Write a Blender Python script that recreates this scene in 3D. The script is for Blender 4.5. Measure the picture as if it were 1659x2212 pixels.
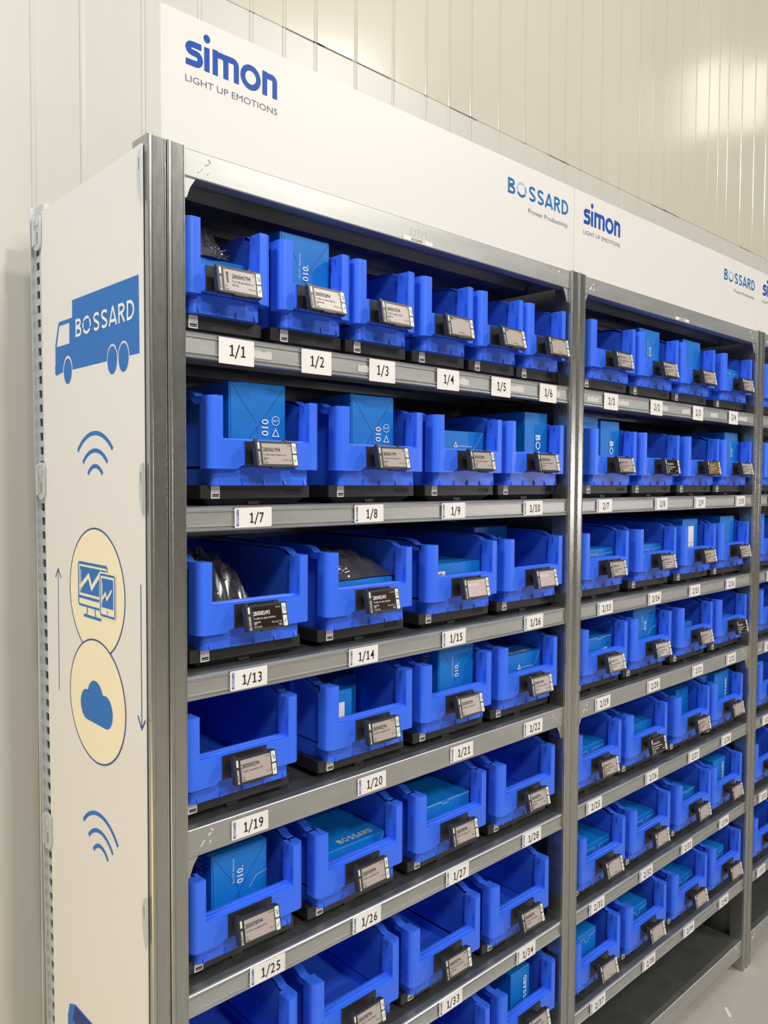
import bpy, bmesh, math, random
from math import pi, sin, cos, radians as RAD
from mathutils import Matrix, Vector
from mathutils.geometry import tessellate_polygon

for o in list(bpy.data.objects):
    bpy.data.objects.remove(o)
SC = bpy.context.scene
COL = SC.collection
random.seed(7)

# ------------------------------------------------------------------ camera
CAM_ROWS = ((0.73130058, -0.68203555, 0.00519283),
            (0.02361007, 0.03292295, 0.99917899),
            (0.68164655, 0.73057757, -0.04017947))     # right, up, forward
cd = bpy.data.cameras.new('camera')
cd.sensor_fit = 'HORIZONTAL'
cd.sensor_width = 36.0
cd.lens = 1712.475 / 1659 * 36.0
cd.clip_start = 0.02
cam = bpy.data.objects.new('camera', cd)
COL.objects.link(cam)
r_, u_, f_ = [Vector(v) for v in CAM_ROWS]
cam.matrix_world = Matrix(((r_.x, u_.x, -f_.x, -0.5317),
                           (r_.y, u_.y, -f_.y, -1.07132),
                           (r_.z, u_.z, -f_.z, 1.63352),
                           (0, 0, 0, 1)))
SC.camera = cam

# ------------------------------------------------------------------ world, lamps, exposure
SC.view_settings.view_transform = 'Standard'
SC.view_settings.look = 'None'
SC.view_settings.gamma = 1.0
SC.view_settings.use_curve_mapping = False
SC.view_settings.exposure = -1.0
SC.cycles.max_bounces = 8
SC.cycles.sample_clamp_indirect = 4.0

W = bpy.data.worlds.new('hall_light')
SC.world = W
W.use_nodes = True
wn = W.node_tree.nodes
wl = W.node_tree.links
bg = wn['Background']
tc = wn.new('ShaderNodeTexCoord')
sx = wn.new('ShaderNodeSeparateXYZ')
mr = wn.new('ShaderNodeMapRange')
mr.inputs['From Min'].default_value = -1
mr.inputs['From Max'].default_value = 1
wr = wn.new('ShaderNodeValToRGB')
wl.new(tc.outputs['Generated'], sx.inputs[0])
wl.new(sx.outputs['Z'], mr.inputs['Value'])
wl.new(mr.outputs[0], wr.inputs[0])
mx = wn.new('ShaderNodeMix')
mx.data_type = 'RGBA'
mx.inputs[7].default_value = (0.80, 0.56, 0.22, 1)      # warm glow added on the left to tint the end board
lo = wn.new('ShaderNodeMapRange')
lo.inputs['From Min'].default_value = 0.15
lo.inputs['From Max'].default_value = -0.7
lo.inputs['To Max'].default_value = 0.85
lz = wn.new('ShaderNodeMapRange')
lz.inputs['From Min'].default_value = 0.55
lz.inputs['From Max'].default_value = 0.0
mu = wn.new('ShaderNodeMath')
mu.operation = 'MULTIPLY'
wl.new(sx.outputs['X'], lo.inputs['Value'])
wl.new(sx.outputs['Z'], lz.inputs['Value'])
wl.new(lo.outputs[0], mu.inputs[0])
wl.new(lz.outputs[0], mu.inputs[1])
wl.new(mu.outputs[0], mx.inputs[0])
wl.new(wr.outputs[0], mx.inputs[6])
px = wn.new('ShaderNodeMapRange')                   # bright patch added low on the left to glint along the posts
px.interpolation_type = 'SMOOTHSTEP'
px.inputs['From Min'].default_value = -0.90
px.inputs['From Max'].default_value = -0.96
ab = wn.new('ShaderNodeMath')
ab.operation = 'ABSOLUTE'
pz = wn.new('ShaderNodeMapRange')
pz.interpolation_type = 'SMOOTHSTEP'
pz.inputs['From Min'].default_value = 0.30
pz.inputs['From Max'].default_value = 0.22
pm = wn.new('ShaderNodeMath')
pm.operation = 'MULTIPLY'
dm = wn.new('ShaderNodeMix')
dm.data_type = 'RGBA'
dm.inputs[7].default_value = (4.2, 4.1, 3.9, 1)
wl.new(sx.outputs['X'], px.inputs['Value'])
wl.new(sx.outputs['Z'], ab.inputs[0])
wl.new(ab.outputs[0], pz.inputs['Value'])
wl.new(px.outputs[0], pm.inputs[0])
wl.new(pz.outputs[0], pm.inputs[1])
wl.new(pm.outputs[0], dm.inputs[0])
wl.new(mx.outputs[2], dm.inputs[6])
wl.new(dm.outputs[2], bg.inputs[0])
els = wr.color_ramp.elements
els[0].position = 0.0
els[0].color = (0.30, 0.25, 0.15, 1)
els[1].position = 1.0
els[1].color = (0.80, 0.78, 0.74, 1)
for p_, c_ in ((0.47, (0.42, 0.39, 0.33, 1)), (0.55, (0.44, 0.42, 0.37, 1)), (0.64, (0.30, 0.29, 0.26, 1)), (0.74, (0.42, 0.41, 0.38, 1)), (0.84, (0.85, 0.83, 0.78, 1))):
    e_ = els.new(p_)
    e_.color = c_
bg.inputs[1].default_value = 0.45


def lamp(name, loc, target, size, size_y, power, color=(1, 1, 1)):
    d = bpy.data.lights.new(name, 'AREA')
    d.shape = 'RECTANGLE'
    d.size = size
    d.size_y = size_y
    d.energy = power
    d.color = color
    o = bpy.data.objects.new(name, d)
    COL.objects.link(o)
    o.location = loc
    o.rotation_euler = (Vector(target) - Vector(loc)).to_track_quat('-Z', 'Y').to_euler()
    return o


lamp('cool_fill_lamp', (0.35, -7.6, 5.6), (0.4, 0, 1.4), 0.45, 0.45, 430, (1.0, 0.97, 0.91))
lamp('cool_fill_lamp', (4.6, -4.6, 5.6), (1.6, 0, 1.0), 0.9, 0.5, 320, (1.0, 0.96, 0.90))
lamp('cool_fill_lamp', (-1.3, -3.4, 5.2), (0.3, 0, 1.5), 0.9, 0.5, 215, (1.0, 0.97, 0.93))
lamp('cool_fill_lamp', (-2.7, -0.9, 4.3), (0.0, 0.3, 1.9), 0.7, 0.5, 145, (0.83, 0.92, 1.0))  # added cool fill for the end board, no fitting known there
lamp('low_fill_lamp', (-1.75, 0.05, 0.30), (0.0, 0.35, 0.7), 2.2, 0.5, 22, (1.0, 0.64, 0.20))  # made-up warm source low on the left, yellows lower board and wall
lamp('doorway_light', (7.9, -5.5, 1.62), (0.85, 0, 1.6), 0.9, 0.6, 110, (1.0, 0.92, 0.95))
lamp('cool_fill_lamp', (8.25, -2.0, 5.90), (3.4, 0.5, 1.5), 0.26, 0.75, 8, (1.0, 0.96, 0.80))
lamp('cool_fill_lamp', (9.55, -2.0, 6.35), (4.5, 0.5, 1.5), 0.26, 0.75, 7, (1.0, 0.96, 0.80))


# ------------------------------------------------------------------ materials
def mat(name, col, rough=0.5, metal=0.0, spec=0.5, noise=None, bump=None, coat=0.0):
    m = bpy.data.materials.new(name)
    m.use_nodes = True
    n = m.node_tree.nodes
    l = m.node_tree.links
    b = n['Principled BSDF']
    b.inputs['Base Color'].default_value = (*col, 1)
    b.inputs['Roughness'].default_value = rough
    b.inputs['Metallic'].default_value = metal
    b.inputs['Specular IOR Level'].default_value = spec
    b.inputs['Coat Weight'].default_value = coat
    t = None
    if noise or bump:
        t = n.new('ShaderNodeTexCoord')
    if noise:
        scale, amt, stretch = noise
        mp = n.new('ShaderNodeMapping')
        mp.inputs['Scale'].default_value = stretch
        l.new(t.outputs['Object'], mp.inputs[0])
        nz = n.new('ShaderNodeTexNoise')
        nz.inputs['Scale'].default_value = scale
        nz.inputs['Detail'].default_value = 6
        nz.inputs['Roughness'].default_value = 0.65
        l.new(mp.outputs[0], nz.inputs['Vector'])
        rp = n.new('ShaderNodeValToRGB')
        rp.color_ramp.elements[0].position = 0.3
        rp.color_ramp.elements[1].position = 0.7
        rp.color_ramp.elements[0].color = (*[c * (1 - amt) for c in col], 1)
        rp.color_ramp.elements[1].color = (*[min(1, c * (1 + amt)) for c in col], 1)
        l.new(nz.outputs['Fac'], rp.inputs[0])
        l.new(rp.outputs[0], b.inputs['Base Color'])
        rr = n.new('ShaderNodeMapRange')
        rr.inputs['To Min'].default_value = max(0.02, rough - min(0.08, rough * 0.12))
        rr.inputs['To Max'].default_value = min(1, rough + min(0.08, rough * 0.12))
        l.new(nz.outputs['Fac'], rr.inputs['Value'])
        l.new(rr.outputs[0], b.inputs['Roughness'])
    if bump:
        scale, strength, dist = bump
        nb = n.new('ShaderNodeTexNoise')
        nb.inputs['Scale'].default_value = scale
        nb.inputs['Detail'].default_value = 4
        l.new(t.outputs['Object'], nb.inputs['Vector'])
        bp = n.new('ShaderNodeBump')
        bp.inputs['Strength'].default_value = strength
        bp.inputs['Distance'].default_value = dist
        l.new(nb.outputs['Fac'], bp.inputs['Height'])
        l.new(bp.outputs[0], b.inputs['Normal'])
    return m


M = {}
M['galv'] = mat('galvanized_steel', (0.42, 0.425, 0.40), 0.27, 0.92, noise=(90, 0.05, (1, 1, 0.35)))
M['rail'] = mat('galvanized_rail', (0.52, 0.53, 0.51), 0.42, 0.88, noise=(40, 0.08, (0.15, 1, 1)), bump=(120, 0.02, 0.001))
M['deck'] = mat('galvanized_deck', (0.33, 0.345, 0.335), 0.36, 0.85, noise=(18, 0.16, (1, 1, 1)))
M['sheet'] = mat('galvanized_side_sheet', (0.32, 0.33, 0.325), 0.36, 0.85, noise=(25, 0.12, (1, 1, 1)))
M['zinc'] = mat('bright_zinc', (0.62, 0.65, 0.66), 0.32, 0.55)
M['emboss'] = mat('pressed_steel_edge', (0.66, 0.66, 0.63), 0.35, 0.35)
M['blue'] = mat('blue_polypropylene', (0.040, 0.160, 0.93), 0.36, 0.0, 0.45, noise=(9, 0.05, (1, 1, 1)), bump=(240, 0.03, 0.001))
M['black'] = mat('black_plastic', (0.022, 0.021, 0.022), 0.42, 0.0, 0.5, bump=(900, 0.05, 0.0005))
M['black_gloss'] = mat('black_gloss_text', (0.010, 0.010, 0.011), 0.50)
M['housing'] = mat('dark_display_housing', (0.030, 0.030, 0.031), 0.38)
M['epaper'] = mat('electronic_paper', (0.43, 0.365, 0.335), 0.32, 0.0, 0.5)
M['epaper_dark'] = mat('electronic_paper_inverted', (0.022, 0.010, 0.008), 0.22, 0.0, 0.5)
M['epaper_glare'] = mat('electronic_paper_glare', (0.52, 0.40, 0.41), 0.22, 0.0, 0.5)  # pinkish glare painted into the screen colour
M['epaper_amber'] = mat('electronic_paper_amber', (0.22, 0.13, 0.02), 0.25, 0.0, 0.5)
M['ink'] = mat('black_ink', (0.02, 0.02, 0.022), 0.5, 0.0, 0.12)
M['ink_soft'] = mat('soft_brown_ink', (0.12, 0.09, 0.08), 0.5, 0.0, 0.12)
M['ink_white'] = mat('white_ink', (0.82, 0.82, 0.80), 0.5, 0.0, 0.12)
M['ink_pale'] = mat('pale_ink', (0.62, 0.55, 0.50), 0.5, 0.0, 0.12)
M['button'] = mat('ivory_button', (0.72, 0.74, 0.66), 0.4)
M['paper'] = mat('white_paper', (0.83, 0.80, 0.77), 0.55, noise=(30, 0.02, (1, 1, 1)))
M['tape'] = mat('torn_tape', (0.62, 0.61, 0.58), 0.6)
M['card'] = mat('blue_cardboard', (0.004, 0.185, 0.62), 0.42, 0.0, 0.4, noise=(14, 0.06, (1, 1, 1)), bump=(70, 0.06, 0.003))
M['card_crease'] = mat('cardboard_crease', (0.004, 0.080, 0.30), 0.5)
M['card_edge'] = mat('worn_cardboard_edge', (0.45, 0.55, 0.66), 0.7)
M['board'] = mat('white_printed_board', (0.76, 0.735, 0.705), 0.42, 0.0, 0.35)
M['print_blue'] = mat('print_blue', (0.030, 0.165, 0.50), 0.45, 0.0, 0.12)
M['print_line'] = mat('print_outline_blue', (0.020, 0.085, 0.27), 0.45, 0.0, 0.12)
M['print_cream'] = mat('print_cream', (0.88, 0.79, 0.56), 0.45, 0.0, 0.12)
M['print_dark'] = mat('print_dark_blue', (0.018, 0.050, 0.22), 0.45, 0.0, 0.12)
M['logo_royal'] = mat('logo_royal_blue', (0.022, 0.085, 0.40), 0.4, 0.0, 0.12)
M['logo_blue'] = mat('logo_blue', (0.008, 0.155, 0.45), 0.4, 0.0, 0.12)
M['logo_pale'] = mat('logo_pale_blue', (0.42, 0.50, 0.78), 0.4, 0.0, 0.12)
M['logo_mid'] = mat('logo_mid_blue', (0.14, 0.36, 0.62), 0.4, 0.0, 0.12)
M['logo_grey'] = mat('logo_grey', (0.13, 0.13, 0.22), 0.45, 0.0, 0.12)
M['wall'] = mat('cream_wall_panel', (0.66, 0.625, 0.52), 0.15, 0.0, 0.5, noise=(2.2, 0.03, (1, 1, 0.5)), bump=(5, 0.04, 0.01))
M['wall_low'] = mat('pale_wall_panel', (0.63, 0.61, 0.545), 0.34, 0.0, 0.4, noise=(2.2, 0.03, (1, 1, 0.5)), bump=(5, 0.06, 0.01))
M['seam'] = mat('gap_shade', (0.36, 0.33, 0.26), 0.7)  # shade of the ledge gaps, put into the colour
M['floor'] = mat('sealed_concrete', (0.52, 0.475, 0.415), 0.34, 0.0, 0.5, noise=(3.5, 0.10, (1, 1, 1)))
M['steel'] = mat('screw_steel', (0.78, 0.76, 0.70), 0.22, 1.0)
M['red'] = mat('red_zip_strip', (0.25, 0.03, 0.05), 0.5)


def bag_material():
    m = bpy.data.materials.new('clear_plastic_film')
    m.use_nodes = True
    n = m.node_tree.nodes
    l = m.node_tree.links
    n.remove(n['Principled BSDF'])
    tr = n.new('ShaderNodeBsdfTransparent')
    tr.inputs[0].default_value = (0.93, 0.94, 0.96, 1)
    gl = n.new('ShaderNodeBsdfGlossy')
    gl.inputs['Roughness'].default_value = 0.16
    gl.inputs[0].default_value = (0.9, 0.9, 0.9, 1)
    df = n.new('ShaderNodeBsdfDiffuse')
    df.inputs[0].default_value = (0.62, 0.62, 0.68, 1)
    lw = n.new('ShaderNodeLayerWeight')
    lw.inputs[0].default_value = 0.42
    a = n.new('ShaderNodeMixShader')
    b = n.new('ShaderNodeMixShader')
    a.inputs[0].default_value = 0.075
    l.new(tr.outputs[0], a.inputs[1])
    l.new(df.outputs[0], a.inputs[2])
    l.new(lw.outputs['Fresnel'], b.inputs[0])
    l.new(a.outputs[0], b.inputs[1])
    l.new(gl.outputs[0], b.inputs[2])
    l.new(b.outputs[0], n['Material Output'].inputs[0])
    return m


M['film'] = bag_material()


# ------------------------------------------------------------------ mesh helpers
class MB:
    """collects shapes; build() links them as ONE mesh object"""
    def __init__(s):
        s.v = []
        s.f = []

    def add(s, v, f, mx=None):
        b = len(s.v)
        s.v += [tuple(mx @ Vector(p)) if mx else tuple(p) for p in v]
        s.f += [tuple(i + b for i in q) for q in f]
        return s

    def box(s, x0, x1, y0, y1, z0, z1, mx=None):
        v = [(x0, y0, z0), (x1, y0, z0), (x1, y1, z0), (x0, y1, z0), (x0, y0, z1), (x1, y0, z1), (x1, y1, z1), (x0, y1, z1)]
        return s.add(v, [(3, 2, 1, 0), (4, 5, 6, 7), (0, 1, 5, 4), (1, 2, 6, 5), (2, 3, 7, 6), (3, 0, 4, 7)], mx)

    def prism(s, loops, a0, a1, axis='z', mx=None, taper=None):
        """loops[0] outer polygon, the rest holes; extruded along axis. plane axes: z->(x,y) y->(x,z) x->(y,z)"""
        if isinstance(loops[0][0], (int, float)):
            loops = [loops]

        def put(p, a):
            return {'z': (p[0], p[1], a), 'y': (p[0], a, p[1]), 'x': (a, p[0], p[1])}[axis]
        flat = [p for lp in loops for p in lp]
        n = len(flat)
        if len(loops) == 1 and taper is None and n < 5:
            tri = [tuple(range(n))]
        else:
            tri = [tuple(t) for t in tessellate_polygon([[Vector((p[0], p[1], 0)) for p in lp] for lp in loops])]
        top = taper if taper else flat
        v = [put(p, a0) for p in flat] + [put(p, a1) for p in top]
        f = [t for t in tri] + [tuple(i + n for i in reversed(t)) for t in tri]
        k = 0
        for lp in loops:
            m = len(lp)
            for i in range(m):
                j = (i + 1) % m
                f.append((k + i, k + j, n + k + j, n + k + i))
            k += m
        return s.add(v, f, mx)

    def cyl(s, c0, c1, r0, r1=None, n=12, mx=None, caps=True):
        r1 = r0 if r1 is None else r1
        c0, c1 = Vector(c0), Vector(c1)
        q = (c1 - c0).to_track_quat('Z', 'Y')
        v = [c0 + q @ Vector((r0 * cos(2 * pi * i / n), r0 * sin(2 * pi * i / n), 0)) for i in range(n)]
        v += [c1 + q @ Vector((r1 * cos(2 * pi * i / n), r1 * sin(2 * pi * i / n), 0)) for i in range(n)]
        f = [(i, (i + 1) % n, n + (i + 1) % n, n + i) for i in range(n)]
        if caps:
            f += [tuple(reversed(range(n))), tuple(range(n, 2 * n))]
        return s.add(v, f, mx)

    def mesh(s, name, material, smooth=35, weld=True):
        me = bpy.data.meshes.new(name)
        bm = bmesh.new()
        vs = [bm.verts.new(p) for p in s.v]
        for q in s.f:
            try:
                bm.faces.new([vs[i] for i in q])
            except ValueError:
                pass
        bmesh.ops.recalc_face_normals(bm, faces=bm.faces)
        if smooth:
            lim = RAD(smooth)
            for e in bm.edges:
                e.smooth = len(e.link_faces) == 2 and e.calc_face_angle(0) < lim
            for q in bm.faces:
                q.smooth = True
        nrm = None
        if smooth:                                     # flat faces stay flat, only the roundings blend
            bm.normal_update()
            lim = cos(RAD(smooth))
            nrm = []
            for q in bm.faces:
                for lp in q.loops:
                    n = Vector((0, 0, 0))
                    for g in lp.vert.link_faces:
                        if g.normal.dot(q.normal) > lim:
                            n += g.normal * g.calc_area()
                    nrm.append(n.normalized() if n.length > 1e-12 else q.normal.copy())
        bm.to_mesh(me)
        bm.free()
        me.materials.append(material)
        if nrm:
            me.normals_split_custom_set(nrm)
        return me

    def build(s, name, material, parent=None, smooth=35):
        return link(name, s.mesh(name, material, smooth), parent)


def link(name, me, parent=None, loc=None, rot=None):
    o = bpy.data.objects.new(name, me)
    COL.objects.link(o)
    if parent:
        o.parent = parent
    if loc:
        o.location = loc
    if rot:
        o.rotation_euler = rot
    return o


def tag(o, label, cat, group=None, kind=None):
    o['label'] = label
    o['category'] = cat
    if group:
        o['group'] = group
    if kind:
        o['kind'] = kind
    return o


def thing(name, loc, label, cat, group=None, rz=0):
    o = link(name, None, loc=loc, rot=(0, 0, rz))
    return tag(o, label, cat, group)


def rrect(x0, x1, y0, y1, r, n=4):
    """rounded rectangle; r may be a 4-tuple for corners x0y0, x1y0, x1y1, x0y1"""
    rs = r if isinstance(r, tuple) else (r,) * 4
    out = []
    for (cx, cy, a, q) in ((x0, y0, pi, rs[0]), (x1, y0, 1.5 * pi, rs[1]), (x1, y1, 0, rs[2]), (x0, y1, 0.5 * pi, rs[3])):
        if q <= 0:
            out.append((cx, cy))
            continue
        ox = cx + (q if cx == x0 else -q)
        oy = cy + (q if cy == y0 else -q)
        for i in range(n + 1):
            t = a + 0.5 * pi * i / n
            out.append((ox + q * cos(t), oy + q * sin(t)))
    return out


def circle(cx, cy, rx, ry=None, n=24, a0=0, a1=2 * pi):
    ry = rx if ry is None else ry
    full = abs(a1 - a0 - 2 * pi) < 1e-6
    m = n if full else n + 1
    return [(cx + rx * cos(a0 + (a1 - a0) * i / n), cy + ry * sin(a0 + (a1 - a0) * i / n)) for i in range(m)]


# flat print: shapes in (u right, v up), put on a face by a function (u, v) -> xyz
_TEXT = {}


def text_shape(s, bold=0.0, res=2):
    k = (s, bold, res)
    if k not in _TEXT:
        c = bpy.data.curves.new('lettering', 'FONT')
        c.body = s
        c.size = 1.0
        c.offset = bold
        c.resolution_u = res
        c.fill_mode = 'FRONT'
        o = bpy.data.objects.new('lettering', c)
        COL.objects.link(o)
        dg = bpy.context.evaluated_depsgraph_get()
        me = o.evaluated_get(dg).to_mesh()
        v = [(p.co.x, p.co.y) for p in me.vertices]
        f = [tuple(p.vertices) for p in me.polygons]
        o.evaluated_get(dg).to_mesh_clear()
        bpy.data.objects.remove(o)
        bpy.data.curves.remove(c)
        _TEXT[k] = (v, f, min(p[0] for p in v), max(p[0] for p in v))
    return _TEXT[k]


class Flat:
    """flat print; every shape lies one hair above the one before it"""
    def __init__(s):
        s.v = []
        s.f = []
        s.n = 0

    def put(s, pts, faces):
        b = len(s.v)
        s.v += [(p[0], p[1], s.n) for p in pts]
        s.f += [tuple(i + b for i in q) for q in faces]
        s.n += 1
        return s

    def poly(s, *loops):
        tri = tessellate_polygon([[Vector((p[0], p[1], 0)) for p in lp] for lp in loops])
        return s.put([p for lp in loops for p in lp], tri)

    def stroke(s, pts, w, closed=False):
        P = [Vector(p) for p in pts]
        P = [p for i, p in enumerate(P) if i == 0 or (p - P[i - 1]).length > 1e-7]
        n = len(P)
        L, R = [], []
        for i in range(n):
            a = P[i - 1] if (i > 0 or closed) else None
            c = P[(i + 1) % n] if (i < n - 1 or closed) else None
            d1 = (P[i] - a).normalized() if a is not None else None
            d2 = (c - P[i]).normalized() if c is not None else None
            d1 = d1 if d1 is not None else d2
            d2 = d2 if d2 is not None else d1
            n1 = Vector((-d1.y, d1.x))
            n2 = Vector((-d2.y, d2.x))
            m = (n1 + n2)
            m = m / max(0.35, m.length_squared / 2) if m.length > 1e-4 else n1
            wi = w[i] if isinstance(w, (list, tuple)) else w
            L.append(P[i] + m * wi / 2)
            R.append(P[i] - m * wi / 2)
        q = []
        for i in range(n if closed else n - 1):
            j = (i + 1) % n
            q.append((i, j, n + j, n + i))
        return s.put([tuple(p) for p in L + R], q)

    def rect(s, u0, u1, v0, v1):
        s.n -= 1 if s.n > 40 else 0
        return s.put([(u0, v0), (u1, v0), (u1, v1), (u0, v1)], [(0, 1, 2, 3)])

    def text(s, t, size, u, v, align='l', sx=1.0, bold=0.0, rot=0, width=None, res=2):
        vv, ff, x0, x1 = text_shape(t, bold, res)
        if width:
            sx = width / (size * (x1 - x0))
        off = {'l': x0, 'c': (x0 + x1) / 2, 'r': x1}[align]
        ca, sa = cos(rot), sin(rot)
        out = []
        for (x, y) in vv:
            x = (x - off) * size * sx
            y = y * size
            out.append((u + x * ca - y * sa, v + x * sa + y * ca))
        return s.put(out, ff)

    def number(s, t, size, u, v, sx=1.0, bold=0.0):
        """figures set one by one, centred on u, the figure 1 drawn with its flag"""
        adv = {'/': 0.44, '1': 0.56}
        tot = sum(adv.get(c, 0.60) for c in t)
        x = u - tot * size * sx / 2
        for c in t:
            a = adv.get(c, 0.60) * size * sx
            if c == '1':
                h = 0.69 * size
                k = size * sx
                st = size * 0.105
                s.stroke([(x + a * 0.56, 0 * h + v), (x + a * 0.56, v + h)], st)
                s.stroke([(x + a * 0.20, v + h * 0.80), (x + a * 0.56, v + h - st * 0.45)], st * 0.85)
                s.stroke([(x + a * 0.18, v + st * 0.4), (x + a * 0.92, v + st * 0.4)], st * 0.8)
            elif c == '/':
                s.stroke([(x + a * 0.08, v - size * 0.12), (x + a * 0.92, v + size * 0.74)], size * 0.085)
            else:
                s.text(c, size, x + a / 2, v, 'c', sx=sx, bold=bold, res=4)
            x += a
        return s

    def place(s, fn):
        return [fn(p[0], p[1], p[2] * 1.6e-5) for p in s.v]

    def mesh(s, name, material, fn):
        me = bpy.data.meshes.new(name)
        me.from_pydata(s.place(fn), [], s.f)
        me.materials.append(material)
        return me

    def build(s, name, material, parent, fn):
        return link(name, s.mesh(name, material, fn), parent)


def on_front(y, x=0.0, z=0.0):                 # print facing the aisle
    return lambda u, v, l=0: (x + u, y - l, z + v)


# ---- the BOSSARD word mark: cap height 1, drawn in strokes
def bossard(F, u, v, h, width, ring='same', rot=0, bold=0.155):
    """adds the letters; returns ring arcs to draw apart when ring == 'apart'"""
    adv = [0.0, 0.86, 2.02, 2.86, 3.66, 4.60, 5.42]
    total = 6.12
    k = width / total
    ca, sa = cos(rot), sin(rot)
    w = bold * h

    def P(pts, ox):
        out = []
        for (a, b) in pts:
            x = (ox + a) * k
            y = b * h
            out.append((u + x * ca - y * sa, v + x * sa + y * ca))
        return out
    t = bold / 2
    B = [(t, 0), (t, 1)]
    F.stroke(P(B, adv[0]), w)
    F.stroke(P([(0, 1 - t), (0.36, 1 - t)] + circle(0.36, 0.76, 0.20, 0.24 - t, 8, pi / 2, -pi / 2) + [(t, 0.52)], adv[0]), w)
    F.stroke(P([(0, t), (0.40, t)] + circle(0.40, 0.27, 0.21, 0.27 - t, 8, -pi / 2, pi / 2) + [(t, 0.54)], adv[0]), w)
    for i in (2, 3):
        pts = [(0.60, 0.84)] + circle(0.32, 0.76, 0.23, 0.24 - t, 8, 0.35 * pi, 1.0 * pi)[0:] + circle(0.36, 0.74, 0.27, 0.22, 4, 1.1 * pi, 1.45 * pi)
        pts += circle(0.32, 0.27, 0.27, 0.27 - t, 9, 0.42 * pi, -0.5 * pi) + circle(0.32, 0.30, 0.28, 0.30 - t, 4, 1.5 * pi - 0.01, 1.18 * pi)
        F.stroke(P(pts, adv[i]), w)
    F.stroke(P([(0.04, 0), (0.40, 1.0)], adv[4]), w)
    F.stroke(P([(0.76, 0), (0.40, 1.0)], adv[4]), w)
    F.stroke(P([(0.16, 0.25), (0.64, 0.25)], adv[4]), w)
    F.stroke(P([(t, 0), (t, 1)], adv[5]), w)
    F.stroke(P([(0, 1 - t), (0.34, 1 - t)] + circle(0.34, 0.73, 0.22, 0.27 - t, 8, pi / 2, -pi / 2) + [(t, 0.48)], adv[5]), w)
    F.stroke(P([(0.30, 0.48), (0.60, 0)], adv[5]), w)
    F.stroke(P([(0, 1 - t), (0.24, 1 - t)] + circle(0.24, 0.5, 0.40, 0.5 - t, 14, pi / 2, -pi / 2) + [(0, t)], adv[6]), w)
    F.stroke(P([(t, 0), (t, 1)], adv[6]), w)
    arcs = [(1.15 * pi, 1.80 * pi), (0.30 * pi, 0.80 * pi), (-0.12 * pi, 0.22 * pi), (0.86 * pi, 1.09 * pi)]
    ringP = [P(circle(0.44, 0.5, 0.41, 0.5 - t, 10, a, b), adv[1]) for a, b in arcs]
    if ring == 'same':
        for q in ringP:
            F.stroke(q, w)
    return ringP


def simon(F, u, v, h, width):
    """heavy rounded lower-case word mark; h = x-height, width of the whole word"""
    k = width / 4.36
    T = 0.25

    def P(pts, ox):
        return [(u + (ox + a) * k, v + b * h) for a, b in pts]
    t = T / 2
    st = [(0.70, 1 - t), (0.30, 1 - t)] + circle(0.30, 0.71, 0.19, 0.29 - t, 6, pi / 2, 1.5 * pi) + [(0.45, 0.54)]
    st += circle(0.46, 0.335, 0.19, 0.335 - t, 6, pi / 2, -pi / 2) + [(0.0, t)]
    F.stroke(P(st, 0), T * h)
    F.stroke(P([(t, 0), (t, 0.98)], 0.82), T * h)
    F.poly(P(circle(t, 1.33, 0.15, 0.17, 20), 0.82))

    def arch(ox, x0, x1):
        r = 0.16
        F.stroke(P([(x0, 1 - t), (x1 - r, 1 - t)] + circle(x1 - r, 1 - t - r, r, r, 5, pi / 2, 0) + [(x1, 0)], ox), T * h)
    F.stroke(P([(t, 0), (t, 1.03)], 1.20), T * h)
    arch(1.20, t, 0.62)
    arch(1.20, 0.55, 1.12)
    F.poly(P(circle(0.50, 0.5, 0.50, 0.53, 36), 2.52), P(circle(0.50, 0.5, 0.27, 0.29, 36), 2.52))
    F.stroke(P([(t, 0), (t, 1.03)], 3.60), T * h)
    arch(3.60, t, 0.64)


# ------------------------------------------------------------------ dimensions taken from the photograph
PITCH, POST = 1.055, 0.060
TOP = 2.123
ROWZ = [2.1226, 1.8552, 1.5923, 1.3345, 1.0970, 0.8390, 0.5740, 0.3140, 0.1060]
RAILH = [0.0415, 0.040, 0.039, 0.039, 0.045, 0.0375, 0.035, 0.036, 0.055]
DEPTH = 0.418

# ------------------------------------------------------------------ the setting
seams = [0.036, 0.133, 0.266, 0.402, 0.539, 0.634, 0.731, 0.865, 1.002, 1.132, 1.231, 1.328, 1.463, 1.595, 1.727,
         1.822, 1.919, 2.052, 2.178, 2.318, 2.417, 2.516, 2.655, 2.786, 2.906, 3.004, 3.097, 3.242, 3.385]
step = [0.137, 0.095, 0.097, 0.134, 0.135]
x = seams[-1]
k = 0
while x < 9:
    x += step[k % 5]
    seams.append(x)
    k += 1
x = seams[0]
for q in (0.137, 0.135, 0.134, 0.097, 0.097) * 4:
    x -= q
    seams.insert(0, x)


def ledge(x):
    return 2.7375


def clad(y, zlo, zhi, xs, thick):
    """sheet cladding: flat strips with a shallow folded seam at every x"""
    prof = []
    rnd = random.Random(3)
    prof.append((xs[0] - 0.3, y))
    for i, s in enumerate(xs):
        d = rnd.uniform(-0.0003, 0.0003)
        prof += [(s - 0.0016, y + d), (s - 0.0006, y + 0.0016), (s + 0.0004, y + 0.0016), (s + 0.0022, y - 0.0014), (s + 0.0060, y - 0.0012), (s + 0.0105, y + d)]
    prof.append((xs[-1] + 0.2, y))
    m = MB()
    n = len(prof)
    v = [(a, b, zlo(a)) for a, b in prof] + [(a, b, zhi) for a, b in prof]
    v += [(a, y + thick, zlo(a)) for a, b in prof]
    f = [(i, i + 1, n + i + 1, n + i) for i in range(n - 1)]
    f += [(i + 1, i, 2 * n + i, 2 * n + i + 1) for i in range(n - 1)]
    return m.add(v, f)


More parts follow.
